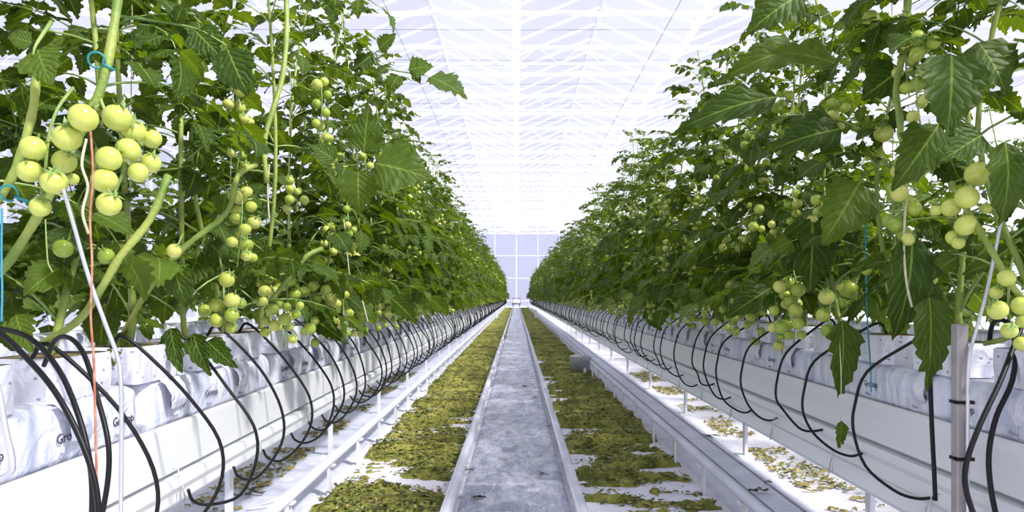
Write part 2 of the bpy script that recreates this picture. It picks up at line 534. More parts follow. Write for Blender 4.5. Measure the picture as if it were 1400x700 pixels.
# wires along the rows
for x in (-3.1, -1.07, 1.32, 3.3):
    obj('crop_wire', mesh('crop_wire', tube([(x, 0, 3.3), (x, 30, 3.3), (x, END_Y, 3.3)], 0.003, 4), CABLE), roof)

def glass_wall(name, M, w, h, label):
    root = obj(name, None, kind='structure', label=label)
    root.matrix_world = M
    fr = []
    n = int(w // 2)
    for i in range(n + 1):
        x = -w / 2 + i * w / n
        fr.append(box(x - .03, x + .03, -.04, .04, 0, h))
    for z in (0.5, 2.6, 4.7, h - 0.04):
        fr.append(box(-w / 2, w / 2, -.035, .035, z - .03, z + .03))
    obj('wall_frame', mesh('wall_frame', join(fr), ALU, False), root)
    zs = [0.0, 0.5, 2.6, 4.7, h - 0.04]
    for k in range(4):
        if w < 40:
            me = mesh('pane', box(.03, w / n - .03, -.004, .004, zs[k] + .03, zs[k + 1] - .03), WGLASS, False)
            for i in range(n): obj('pane', me, root, Matrix.Translation((-w / 2 + i * w / n, 0, 0)))
        else:
            obj('glazing', mesh('glazing', box(-w / 2, w / 2, -.004, .004, zs[k] + .03, zs[k + 1] - .03), WGLASS, False), root, kind='stuff')
glass_wall('wall_end', Matrix.Translation((0, WALL_Y, 0)), 28, 7.7, 'white glazed end wall of the greenhouse')
glass_wall('wall_left', Matrix.Translation((-14, 31, 0)) @ Matrix.Rotation(math.pi / 2, 4, 'Z'), 74, 6.9, 'white glazed side wall of the greenhouse on the left')
glass_wall('wall_right', Matrix.Translation((14, 31, 0)) @ Matrix.Rotation(math.pi / 2, 4, 'Z'), 74, 6.9, 'white glazed side wall of the greenhouse on the right')

# ------------------------------------------------------------------ pipe rails and heating pipes
def rail(x, label, jy):
    r = obj('pipe_rail', mesh('pipe_rail', tube([(x, 0.6, .058), (x, 30, .058), (x, END_Y - .3, .058)], .0255, 14), PIPE), label=label, cat='rail', group='pipe rails of the aisle')
    sad = mesh('rail_saddle', join([box(-.03, .03, -.035, .035, .001, .008), box(-.008, .008, -.03, .03, .008, .034)]), WHITE, False)
    for y in np.arange(1.6, END_Y - 1, 1.25): obj('rail_saddle', sad, r, Matrix.Translation((x, y, 0)))
    col = mesh('joint_collar', tube([(0, -.05, 0), (0, .05, 0)], .029, 14), WHITE)
    for y in np.arange(jy, END_Y - 1, 6.0): obj('joint_collar', col, r, Matrix.Translation((x, y, .058)))
rail(-0.284, 'white painted pipe rail on the left of the grey aisle film', 5.2)
rail(0.266, 'white painted pipe rail on the right of the grey aisle film', 6.9)
def heat_pipe(x, label):
    r = obj('heating_pipe', mesh('heating_pipe', tube([(x, 0.6, .165), (x, 30, .165), (x, END_Y - .6, .165)], .021, 12), PIPE), label=label, cat='pipe', group='raised pipes beside the litter')
    me = mesh('pipe_support', join([box(-.006, .006, -.028, .028, .0, .14), box(-.03, .03, -.035, .035, 0, .006), box(-.024, .024, -.02, .02, .138, .146)]), WHITE, False)
    sg = 1 if x > 0 else -1
    for y in np.arange(1.55, END_Y - 1, .62): obj('pipe_support', me, r, Matrix.Translation((x, y, 0)))
heat_pipe(-.87, 'raised white pipe on short supports left of the aisle')
heat_pipe(.87, 'raised white pipe on short supports right of the aisle')
for s in (-1, 1):
    side = 'left' if s < 0 else 'right'
    o = obj('marker_post', mesh('marker_post', join([box(-.05, .05, -.03, .03, .006, .36), box(-.07, .07, -.05, .05, 0, .01), box(-.056, .056, -.036, .036, .36, .375)]), WHITE, False),
            loc=(s * .80, 30, 0), label=f'short white post far down the aisle beside the {side} litter strip', cat='post', group='white posts far down the aisle')

# ------------------------------------------------------------------ gutters
SIDES = {
    -1: dict(n='left', face=-.95, pitch=.34, y0=1.30, prof=[(.010, .556), (.010, .578), (0, .578), (-.004, .572), (-.002, .445), (.028, .440), (.028, .430), (-.014, .430), (-.020, .405), (-.008, .385), (-.008, .36), (.0, .35)]),
    1: dict(n='right', face=1.20, pitch=.38, y0=1.76, prof=[(.010, .556), (.010, .578), (0, .578), (-.004, .572), (-.002, .445), (.028, .441), (.028, .430), (-.014, .430), (-.020, .405), (-.008, .385), (-.022, .345), (-.006, .338), (-.044, .292), (-.038, .278)]),
}
def gutter(s, face, prof, y0, label, near=True):
    W = .25
    P = [(face + s * u, z) for u, z in prof] + [(face + s * (W - u), z) for u, z in reversed(prof)]
    if s < 0: P = P[::-1]
    g = obj('crop_gutter', mesh('crop_gutter', extrude_y(P, y0, END_Y, 3.0), GUTTER, False), label=label, cat='gutter', group='white crop gutters')
    zb = prof[-1][1]
    leg = mesh('support_leg', join([box(-.009, .009, -.02, .02, .008, zb), box(-.05, .05, -.05, .05, 0, .01), box(-.10, .10, -.012, .012, zb - .03, zb)]), WHITE, False)
    y = 1.25
    while y < END_Y - 1:
        obj('support_leg', leg, g, Matrix.Translation((face + s * .13, y, 0))); y += 1.5
    if near:
        u = prof[-1][0]
        clip = mesh('wire_clip', tube([(s * .012, 0, .10), (-s * .012, 0, .10), (-s * .018, 0, .012), (-s * .018, .03, .0), (-s * .008, .03, .06)], .002, 5), ROD)
        for k in range(24):
            obj('wire_clip', clip, g, Matrix.Translation((face + s * (u - .004), 1.4 + .62 * k, zb + .005)))
    return g
for s, d in SIDES.items():
    gutter(s, d['face'], d['prof'], .5, f"long white {d['n']} crop gutter carrying the nearest row of slabs")
gutter(-1, -2.75, SIDES[-1]['prof'], .5, 'white crop gutter of the next row behind the left row', False)
gutter(1, 3.0, SIDES[1]['prof'], .5, 'white crop gutter of the next row behind the right row', False)

# ------------------------------------------------------------------ slabs with lettering
def slab_mesh(seed, L=.97):
    nx, ny, nz = 4, 26, 6
    rs = np.random.RandomState(seed)
    ring = []
    W, H = .205, .15
    # ring points round the section, corner-rounded and bulging
    m = 24
    pts = []
    for k in range(m):
        th = 2 * math.pi * k / m
        c, s_ = math.cos(th), math.sin(th)
        e = 0.42
        x = W / 2 * np.sign(c) * abs(c) ** e; z = H / 2 * np.sign(s_) * abs(s_) ** e
        pts.append((x, z))
    v = []; f = []
    ys = np.linspace(-L / 2, L / 2, ny)
    for j, y in enumerate(ys):
        tpr = 1 - 0.5 * max(0, abs(y) / (L / 2) - .93) / .07 * .35
        for k, (x, z) in enumerate(pts):
            nn = float(fbm(np.array([y * 1.0 + seed * 3.1]), np.array([k * .05]), 9, seed)[0]) - .5
            top = .012 * nn if z > 0 else 0
            v.append((x * tpr * (1 + .10 * nn), y, H / 2 + (z * tpr if z > 0 else z) + top))
    for j in range(ny - 1):
        for k in range(m):
            k2 = (k + 1) % m
            f.append((j * m + k, (j + 1) * m + k, (j + 1) * m + k2, j * m + k2))
    f.append(tuple(range(m))); f.append(tuple((ny - 1) * m + k for k in range(m))[::-1])
    return mesh('grow_slab', T(v, f), SLAB)
slab_mes = [slab_mesh(i) for i in range(5)]
def text_mesh(s, size, mat):
    c = bpy.data.curves.new('txt', 'FONT'); c.body = s; c.size = size; c.extrude = 0.0004; c.resolution_u = 2
    o = bpy.data.objects.new('txt', c); COL.objects.link(o)
    dg = bpy.context.evaluated_depsgraph_get()
    me = bpy.data.meshes.new_from_object(o.evaluated_get(dg))
    bpy.data.objects.remove(o)
    me.materials.clear(); me.materials.append(mat)
    return me
TXT1 = text_mesh('Grotop', .031, INK)
TXT2 = text_mesh('Master', .014, INK2)
flap_me = []
for k in range(3):   # loose crumpled film ends
    rs = np.random.RandomState(40 + k)
    n = 7; v = []; f = []
    for i in range(n):
        for j in range(n):
            a, b = i / (n - 1), j / (n - 1)
            v.append((.004 + .026 * math.sin(a * 2.6) * (1 - .3 * b) + rs.rand() * .007, (b - .5) * .15 * (1 - .35 * a) + rs.rand() * .008, .06 - a * .085 + rs.rand() * .006))
    f = [(i * n + j, i * n + j + 1, (i + 1) * n + j + 1, (i + 1) * n + j) for i in range(n - 1) for j in range(n - 1)]
    flap_me.append(mesh('film_flap', T(v, f), SLAB))
def face_m(s, x, y, z, rot=0.0):
    if s < 0: R = Matrix(((0, 0, 1, 0), (1, 0, 0, 0), (0, 1, 0, 0), (0, 0, 0, 1)))
    else: R = Matrix(((0, 0, -1, 0), (-1, 0, 0, 0), (0, 1, 0, 0), (0, 0, 0, 1)))
    return Matrix.Translation((x, y, z)) @ R @ Matrix.Rotation(rot, 4, 'Z')
rng = random.Random(5)
for s, d in SIDES.items():
    y = .9 if s < 0 else 1.05; i = 0
    while y < END_Y - .5:
        cx = d['face'] + s * .115
        lab = (f"white film wrapped slab on the {d['n']} gutter, {ORD[i]} slab from the near end" if i < 14 else
               f"white film wrapped slab farther along the {d['n']} gutter")
        o = obj('grow_slab', slab_mes[i % 5], loc=(cx, y + .5, .557), label=lab, cat='slab', group=f"slabs on the {d['n']} gutter")
        if i < 8:
            for k in range(3 if (i * 7) % 4 else 4):
                yy = -.40 + .255 * k + rng.uniform(-.03, .03)
                if s > 0: yy += .12
                fx = -s * (.1025 + .0045)
                obj('lettering', TXT1, o, face_m(s, fx, yy, .062, rng.uniform(-.05, .05)))
                obj('lettering', TXT2, o, face_m(s, fx, yy + .01 * -s, .034, 0))
            for k in range(2):
                fm = Matrix.Translation((-s * .098, -.28 + .45 * k + rng.uniform(-.08, .08), .085))
                if s > 0: fm = fm @ Matrix.Rotation(math.pi, 4, 'Z')
                obj('film_flap', flap_me[(i + k) % 3], o, fm)
        y += 1.0; i += 1

# second-row slabs: seen only through gaps
for s, x in ((-1, -2.87), (1, 3.12)):
    nm = 'left' if s < 0 else 'right'
    for i in range(20):
        obj('grow_slab', slab_mes[i % 5], loc=(x, 1.4 + i * 1.0, .557), label=f'white slab on the second gutter behind the {nm} row', cat='slab', group=f'slabs of the second {nm} row')

# ------------------------------------------------------------------ grow blocks
def block_mesh(seed):
    rs = np.random.RandomState(seed)
    w, dp, h = .235, .15, .095
    parts = []
    n = 6
    def patch(fn):
        v = []; f = []
        for i in range(n + 1):
            for j in range(n + 1):
                v.append(fn(i / n, j / n))
        f = [(i * (n + 1) + j, (i + 1) * (n + 1) + j, (i + 1) * (n + 1) + j + 1, i * (n + 1) + j + 1) for i in range(n) for j in range(n)]
        return T(v, f)
    # box with slightly bowed faces and softened top edge
    t = box(-dp / 2, dp / 2, -w / 2, w / 2, 0, h)
    v = []
    prof = [(0.0, 1.0), (0.25, 1.012), (0.5, 1.018), (0.8, 1.008), (0.97, .995), (1.0, .965)]
    sec = []
    m = 24
    for k in range(m):
        th = 2 * math.pi * (k + .5) / m
        c, s_ = math.cos(th), math.sin(th)
        e = .22
        sec.append((dp / 2 * np.sign(c) * abs(c) ** e, w / 2 * np.sign(s_) * abs(s_) ** e))
    v = []; f = []
    for z, sc in prof:
        for k, (x, y) in enumerate(sec):
            j = 1 + .012 * rs.randn()
            v.append((x * sc * j, y * sc * j, z * h))
    for i in range(len(prof) - 1):
        for k in range(m):
            k2 = (k + 1) % m
            f.append((i * m + k, i * m + k2, (i + 1) * m + k2, (i + 1) * m + k))
    f.append(tuple(range(m))[::-1])
    body = T(v, f)
    top = T([(x * .965, y * .965, h - .003) for x, y in sec], [tuple(range(m))], m=[1])
    return mesh('grow_block', join([body, top]), [BLOCK, TUFT], False)
block_mes = [block_mesh(i) for i in range(4)]
ZS = .557 + .147
for s, d in SIDES.items():
    i = 0; y = d['y0']
    while y < END_Y - .5:
        lab = (f"white wrapped grow block on the {d['n']} slabs, {ORD[i]} block from the near end" if i < 30 else
               f"white wrapped grow block farther along the {d['n']} row of slabs")
        obj('grow_block', block_mes[i % 4], loc=(d['face'] + s * .09, y, ZS), label=lab, cat='grow block', group=f"grow blocks of the {d['n']} row")
        i += 1; y += d['pitch']

# ------------------------------------------------------------------ drip hoses
def hose_pts(s, y, r, face, short=False):
    """from the block top out over the edge, down in front of the gutter and curled back below it"""
    j = lambda a: r.uniform(-a, a)
    f = lambda u: face + s * u
    dy = j(.05)
    if s < 0:
        b = .185 + j(.025); e = j(.03)
        return [(f(.05), y, ZS + .098), (f(.02), y, ZS + .128), (f(-.05), y + .02, .765), (f(-.12), y + .04 + dy * .5, .67), (f(-b + .01), y + .05 + dy, .56), (f(-b), y + .045 + dy, .465),
                (f(-b + .035), y + .02 + dy, .38 + j(.01)), (f(-.10), y - .01 + dy, .342 + e * .3), (f(-.05), y - .005 + dy, .35 + e * .3), (f(-.02), y + .03 + dy, .372 + e * .3)]
    b = .155 + j(.03); w = .12 + j(.05); ze = .375 + j(.035); q = j(.04)
    return [(f(.05), y, ZS + .098), (f(.03), y + .02, ZS + .135), (f(-.04), y + w * .55, ZS + .08), (f(-b + .03), y + w * .9, .70), (f(-b), y + w, .60), (f(-b - .005), y + w, .52),
            (f(-b + .025), y + w * .9, ze + .065), (f(-.09), y + w * .7 + q, ze + .01), (f(-.05), y + .05 + q, ze - .003), (f(-.02), y + .02 + q * 1.5, ze + .012)]
for s, d in SIDES.items():
    r = random.Random(11 + s)
    i = 0; y = 1.51 if s < 0 else 2.10
    far = []
    vari = []
    nm = d['n']
    meshes = []
    while y < END_Y - .5:
        near = y < 9
        path = smooth_path(hose_pts(s, y if near else 0, r, d['face']), 40 if near else 16)
        if near:
            t = tube(path, .0047, 7)
            obj('drip_hose', mesh('drip_hose', t, HOSE), label=(f"black drip hose looping over the {nm} gutter, {ORD[i]} ordinary loop from the near end" if i < 26 else f'thin black drip hose farther along the {nm} gutter'),
                cat='hose', group=f'drip hoses of the {nm} row')
        elif y < 46:
            if len(meshes) < 8: meshes.append(mesh('drip_hose', tube(path, .0052, 5), HOSE))
            obj('drip_hose', meshes[i % len(meshes)], loc=(0, y, 0), label=f'thin black drip hose farther along the {nm} gutter', cat='hose', group=f'drip hoses of the {nm} row')
        else:
            tt = tube(path, .006, 4); tt['v'][:, 1] += y; far.append(tt)
        i += 1; y += (.275 if s < 0 else .375) + r.uniform(-.03, .03)
    obj('drip_hoses', mesh('drip_hoses', join(far), HOSE), label=f'black drip hoses at the far end of the {nm} gutter', cat='hoses', kind='stuff')
# supply line lying behind the slabs
for s, d in SIDES.items():
    x = d['face'] + s * .20
    obj('supply_hose', mesh('supply_hose', tube([(x, .8, ZS + .02), (x, 20, ZS + .02), (x, END_Y - 1, ZS + .02)], .009, 7), HOSE), label=f"straight black supply hose lying on the slabs behind the {d['n']} blocks", cat='hose')

def px_hose(name, pts, rad, mat, label, cat, seg=9, n=40):
    return obj(name, mesh(name, tube(smooth_path([PX(*p) for p in pts], n), rad, seg), mat), label=label, cat=cat)
px_hose('drip_hose', [(-60, 440, 1.30), (-10, 447, 1.28), (40, 462, 1.24), (80, 505, 1.20), (108, 570, 1.16), (124, 640, 1.14), (126, 700, 1.13), (122, 760, 1.13)], .0046, HOSE,
        'black hose at the far left, upper of the two long arcs crossing the slabs', 'hose')
px_hose('drip_hose', [(-60, 428, 1.22), (-5, 452, 1.19), (35, 488, 1.16), (75, 535, 1.12), (110, 600, 1.10), (130, 660, 1.09), (136, 720, 1.08), (138, 770, 1.08)], .0046, HOSE,
        'black hose at the far left, lower of the two long arcs crossing the slabs', 'hose')
px_hose('drip_hose', [(60, 500, 1.45), (75, 466, 1.42), (95, 462, 1.38), (115, 485, 1.34), (132, 540, 1.30), (147, 600, 1.27), (148, 650, 1.26), (138, 710, 1.25), (125, 760, 1.25)], .0046, HOSE,
        'black hose just left of the bent white rod', 'hose')
px_hose('drip_hose', [(1352, 470, 1.95), (1358, 442, 1.90), (1376, 440, 1.84), (1388, 470, 1.80), (1384, 520, 1.76), (1362, 570, 1.73), (1352, 620, 1.71), (1355, 670, 1.70), (1366, 720, 1.70), (1380, 760, 1.70)], .0062, HOSE,
        'thick black hose arching right of the grey post', 'hose')
px_hose('drip_hose', [(1410, 420, 1.80), (1392, 458, 1.74), (1368, 520, 1.68), (1340, 580, 1.64), (1322, 630, 1.62), (1320, 665, 1.61), (1332, 705, 1.60), (1350, 740, 1.60)], .0060, HOSE,
        'black hose crossing behind the thick one and hanging beside the grey post', 'hose')
px_hose('drip_hose', [(1272, 480, 1.96), (1272, 520, 1.93), (1274, 580, 1.92), (1277, 640, 1.91), (1279, 684, 1.91)], .0058, HOSE,
        'straight black hose hanging down under the big drooping leaf', 'hose')
# hose end stakes (dark clips on blocks)
# ------------------------------------------------------------------ rods, posts, twines
px_hose('bent_rod', [(84, 250, 1.22), (100, 305, 1.22), (120, 375, 1.21), (143, 440, 1.20), (160, 486, 1.19), (165, 520, 1.18), (166, 600, 1.17), (165, 700, 1.16), (165, 760, 1.16)], .0034, ROD,
        'bent pale steel rod slanting through the leaves and down the left slab', 'rod')
px_hose('bent_rod', [(-30, 480, 1.05), (-6, 520, 1.04), (8, 590, 1.03), (17, 630, 1.03), (12, 648, 1.04), (-14, 660, 1.05), (-40, 668, 1.06)], .0045, ROD,
        'curved steel rod at the left edge of the photo in front of the slab', 'rod')
post = obj('grey_post', mesh('grey_post', join([box(-.0145, .0145, -.0145, .0145, 0, .862), box(-.05, .05, -.05, .05, 0, .008)]), POST, False), loc=(1.085, 1.79, 0),
           label='slim grey square post standing in front of the right gutter', cat='post')
bv = post.modifiers.new('bevel', 'BEVEL'); bv.width = .004; bv.segments = 2
for z in (.672, .534):
    obj('cable_tie', mesh('cable_tie', join([box(-.0165, .0265, -.0175, .0165, -.004, .004), box(-.02, -.0165, -.01, .0, -.003, .003)]), HOSE, False), post, Matrix.Translation((0, 0, z)))
px_hose('tied_rod', [(1382, 230, 1.80), (1368, 305, 1.78), (1350, 395, 1.775), (1332, 460, 1.77), (1324, 495, 1.765), (1323, 560, 1.765), (1323, 640, 1.765), (1323, 750, 1.765)], .0042, ROD,
        'thin steel rod tied to the grey post and bending up into the leaves', 'rod')
px_hose('twine', [(124, 180, 1.20), (127, 240, 1.19), (123, 300, 1.185), (126, 360, 1.18), (124, 430, 1.18), (128, 490, 1.17), (130, 560, 1.16), (132, 640, 1.14), (134, 700, 1.13), (134, 760, 1.13)], .0018, TWINE_R,
        'frayed red brown twine hanging beside the pale tomatoes', 'twine', 6)
px_hose('twine', [(118, 190, 1.19), (112, 225, 1.185), (120, 255, 1.18), (113, 290, 1.18), (121, 320, 1.18)], .0022, TWINE_W,
        'short dry pale strand hanging between the two pale tomato clusters', 'twine', 6)
px_hose('twine', [(1240, 245, 2.0), (1237, 300, 1.99), (1236, 350, 1.98), (1240, 390, 1.97), (1247, 420, 1.97)], .0034, TWINE_W,
        'pale loose twine end curling down in the right foliage', 'twine', 6)
px_hose('twine', [(1183, 300, 2.5), (1184, 380, 2.48), (1186, 440, 2.46), (1190, 500, 2.32), (1191, 536, 2.3)], .0024, TWINE_B,
        'blue twine hanging down over the right slabs', 'twine', 6)
px_hose('twine', [(3, 285, 1.20), (2, 340, 1.20), (3, 400, 1.20), (2, 440, 1.20)], .0016, TWINE_B, 'blue twine at the left edge of the photo', 'twine', 6)
px_hose('twine', [(62, 300, 1.22), (64, 340, 1.21), (66, 360, 1.21), (72, 372, 1.21)], .0012, PETI, 'thin green thread below the left pale tomato cluster', 'twine', 6)
for pts, lab in (([(470, 300, 3.2), (474, 340, 3.2), (478, 380, 3.2)], 'pale twine end in the left foliage below the broad light leaf'),
                 ([(368, 225, 2.4), (366, 260, 2.4), (368, 300, 2.4)], 'pale twine end hanging in the middle of the left foliage'),
                 ([(494, 405, 3.3), (499, 425, 3.28), (503, 440, 3.28)], 'pale twine end dangling just above the left slabs')):
    px_hose('twine', pts, .0035, TWINE_W, lab, 'twine', 5)

# ------------------------------------------------------------------ leaf building
def leaflet(n, L, Wd, seed, fold=.25, droop=.5, lobes=4, cols=2):
    """blade along +X, width Y, normal Z, lobed and toothed edge"""
    rs = np.random.RandomState(seed)
    vs_ = []; uvs = []; f = []
    ts = []
    for i in range(n + 1): ts.append(i / n)
    pet = .12
    for i, t in enumerate(ts):
        base = (max(0, math.sin(math.pi * min(1, t ** .60))) ** .80) * (1 - .34 * t)
        if cols > 1:
            saw = (t * lobes + .15) % 1.0
            lob = 1.0 - .30 * (1 - saw) * (1 if .10 < t < .93 else .3)
            lob *= 1 + .035 * rs.randn()
        else:
            lob = 1.0 if i % 2 else .80
        w = Wd * .5 * base * lob
        x = L * (pet + (1 - pet) * t)
        ang = droop * t
        zc = -L * .5 * droop * t * t
        xx = x * (1 - .12 * droop * t)
        sweep = .18 * w
        for c in range(-cols, cols + 1):
            a = c / cols
            jit = .025 * rs.randn() * Wd * abs(a)
            vs_.append((xx + sweep * abs(a) * (1 if t < .95 else 0) + jit * .6, a * w + jit * .2, zc + fold * abs(a) * w * (1 - .6 * abs(a)) + .05 * Wd * rs.randn() * abs(a) * (0.8 if 0.05 < t < .97 else 0)))
            uvs.append((a if w > 1e-4 else 0, t))
    m = 2 * cols + 1
    for i in range(n):
        for k in range(m - 1):
            f.append((i * m + k, (i + 1) * m + k, (i + 1) * m + k + 1, i * m + k + 1))
    t1 = T(vs_, f, uvs)
    st = T([(0, -.0012, 0), (L * pet, -.0012, 0), (L * pet, .0012, 0), (0, .0012, 0)], [(0, 1, 2, 3)], [(0, 0)] * 4)
    return join([t1, st])

def rachis(rng_, L, lift, droop, side):
    pts = [np.zeros(3)]; n = 7
    yaw = 0
    for i in range(n):
        a = lift - droop * ((i + .5) / n) ** 1.1
        yaw += side / n
        d_ = np.array([math.cos(a) * math.cos(yaw), math.cos(a) * math.sin(yaw), math.sin(a)])
        pts.append(pts[-1] + d_ * L / n)
    return np.array(pts)

def frame(dirv, up):
    x = Vector(dirv).normalized(); z = Vector(up)
    z = (z - x * z.dot(x))
    if z.length < 1e-4: z = Vector((1, 0, 0)) - x * x.x
    z.normalize(); y = z.cross(x)
    return Matrix(((x.x, y.x, z.x), (x.y, y.y, z.y), (x.z, y.z, z.z)))

NLV = 7
LV_HI = [leaflet(18, 1.0, .80 + .06 * (i % 3), 100 + i, fold=.15 + .1 * (i % 3), droop=.25 + .16 * (i % 4), lobes=5 + i % 2) for i in range(NLV)]
LV_LO = [leaflet(6, 1.0, .76 + .06 * (i % 3), 200 + i, fold=.2, droop=.25 + .16 * (i % 4), cols=1) for i in range(NLV)]

class LeafSpec:
    def __init__(s, seed, L=.46, lift=.6, droop=1.2, side=.2):
        r = random.Random(seed)
        s.pts = rachis(r, L, lift, droop, side)
        s.L = L
        s.items = []
        n = len(s.pts) - 1
        def at(t):
            q = t * n; i = min(n - 1, int(q)); a = q - i
            p = s.pts[i] * (1 - a) + s.pts[i + 1] * a
            d_ = s.pts[i + 1] - s.pts[i]
            return p, d_ / np.linalg.norm(d_)
        pairs = [(.36, .20), (.56, .27), (.74, .29), (.90, .25)]
        for t, sz in pairs:
            for sd in (-1, 1):
                tt = t + r.uniform(-.04, .04)
                p, d_ = at(tt)
                side_v = np.cross([0, 0, 1], d_); side_v /= np.linalg.norm(side_v) + 1e-9
                a = r.uniform(.85, 1.25)
                dv = d_ * math.cos(a) + side_v * sd * math.sin(a) + np.array([0, 0, r.uniform(-.45, .05)])
                up = (r.uniform(-.35, .35), r.uniform(-.35, .35), 1)
                R = frame(dv, up) * 1.0
                sc = L * sz * r.uniform(.85, 1.2)
                M = Matrix.Translation(Vector(p)) @ R.to_4x4() @ Matrix.Diagonal((sc, sc, sc, 1))
                s.items.append((r.randrange(NLV), M))
                if r.random() < .7:
                    p2, d2 = at(min(.97, tt + .12)); sc2 = sc * .33
                    M2 = Matrix.Translation(Vector(p2)) @ R.to_4x4() @ Matrix.Diagonal((sc2, sc2, sc2, 1))
                    s.items.append((r.randrange(NLV), M2))
        p, d_ = at(1.0)
        dv = d_ + np.array([0, 0, -.15])
        sc = L * .34
        s.items.append((r.randrange(NLV), Matrix.Translation(Vector(p)) @ frame(dv, (r.uniform(-.2, .2), 0.2, 1)).to_4x4() @ Matrix.Diagonal((sc, sc * 1.1, sc, 1))))
    def stalk(s, seg=6):
        n = len(s.pts)
        return tube(s.pts, [.0042 * (1 - .65 * i / (n - 1)) for i in range(n)], seg)
    def joined(s, hi):
        src = LV_HI if hi else LV_LO
        parts = [tf(src[i], M, 0) for i, M in s.items]
        st = s.stalk(5 if hi else 3); st['m'] = [1] * len(st['f'])
        return join(parts + [st])

NLS = 12
SPECS = [LeafSpec(300 + i, .46, .25 + .12 * (i % 5), .9 + .22 * (i % 4), random.Random(i).uniform(-.7, .7)) for i in range(NLS)]
LEAF_ME_HI = [mesh('leaf', s_.joined(True), [LEAF, PETI]) for s_ in SPECS]
LEAF_ME_LO = [mesh('leaf', s_.joined(False), [LEAF, PETI]) for s_ in SPECS]
STALK_ME = [mesh('leaf', s_.stalk(), [PETI]) for s_ in SPECS]
LFLT_ME = [mesh('leaflet', t, [LEAF]) for t in LV_HI]
LEAF_LO_T = [s_.joined(False) for s_ in SPECS]

def leaf_obj(parent, idx, M, lod):
    if lod == 0:
        o = obj('leaf', STALK_ME[idx], parent, M)
        for li, ml in SPECS[idx].items:
            c = bpy.data.objects.new('leaflet', LFLT_ME[li]); COL.objects.link(c)
            c.parent = o; c.matrix_local = ml
        return o
    return obj('leaf', (LEAF_ME_HI if lod == 1 else LEAF_ME_LO)[idx], parent, M)

# ------------------------------------------------------------------ fruit
def ball(seg, rings, sx=1, sz=.96):
    prof = []
    for i in range(rings + 1):
        a = math.pi * i / rings
        r = math.sin(a); z = math.cos(a) * sz
        if i == 0: z -= .06
        prof.append((r, z))
    t = lathe(prof, seg)
    # lobed shoulder
    return t
def calyx():
    ts = []
    for k in range(5):
        th = k * 2 * math.pi / 5
        c, s_ = math.cos(th), math.sin(th)
        def pt(r, w, z): return [(r * c - w * s_, r * s_ + w * c, z), (r * c + w * s_, r * s_ - w * c, z)]
        v = pt(.05, .13, .92) + pt(.50, .15, .97) + [((.80 if k % 2 else 1.02) * c, (.80 if k % 2 else 1.02) * s_, 1.34 if k % 2 else .86)]
        ts.append(T(v, [(0, 1, 3, 2), (2, 3, 4)]))
    ts.append(tube([(0, 0, .85), (.05, 0, 1.1), (.15, .05, 1.45)], [.09, .06, .05], 5))
    t = join(ts); t['m'] = [1] * len(t['f'])
    return t
TOM_T = join([ball(18, 12), calyx()])
TOM_LO = join([ball(8, 6), calyx()])
TOM_ME = mesh('tomato', TOM_T, [FRUIT, PETI])
TOM_HERO = mesh('tomato', TOM_T, [HERO_FRUIT, PETI])
class TrussSpec:
    def __init__(s, seed):
        r = random.Random(seed)
        n = r.choice([6, 7, 8, 9])
        L = .16 + .012 * n
        s.pts = smooth_path([(0, 0, 0), (.05, 0, .015), (.085, r.uniform(-.02, .02), -.02), (.10, r.uniform(-.02, .02), -L * .5), (.10 + r.uniform(-.02, .02), 0, -L)], 12)
        s.items = []
        for k in range(n):
            t = .40 + .6 * (k + .5) / n
            p = s.pts[min(len(s.pts) - 1, int(t * (len(s.pts) - 1)))]
            th = k * 2.4 + r.uniform(-.4, .4)
            R = r.uniform(.019, .0245) * (1 - .25 * (k / n) * r.random())
            q = Vector((p[0] + .026 * math.cos(th), p[1] + .026 * math.sin(th), p[2] - .008))
            rot = Euler((r.uniform(-.7, .7), r.uniform(-.7, .7), r.uniform(0, 6))).to_matrix().to_4x4()
            s.items.append(Matrix.Translation(q) @ rot @ Matrix.Diagonal((R, R, R, 1)))
    def stalk(s):
        t = tube(s.pts, .0022, 5); t['m'] = [1] * len(t['f']); return t
TR = [TrussSpec(500 + i) for i in range(8)]
TR_STALK = [mesh('truss', tube(t.pts, .0024, 6), [PETI]) for t in TR]
TR_JOIN_T = [join([tf(TOM_LO, M) for M in t.items] + [t.stalk()]) for t in TR]
TR_JOIN = [mesh('truss', t, [FRUIT, PETI]) for t in TR_JOIN_T]
def truss_obj(parent, idx, M, lod):
    if lod <= 1:
        o = obj('truss', TR_STALK[idx], parent, M)
        for m_ in TR[idx].items:
            c = bpy.data.objects.new('tomato', TOM_ME); COL.objects.link(c); c.parent = o; c.matrix_local = m_
        return o
    return obj('truss', TR_JOIN[idx], parent, M)

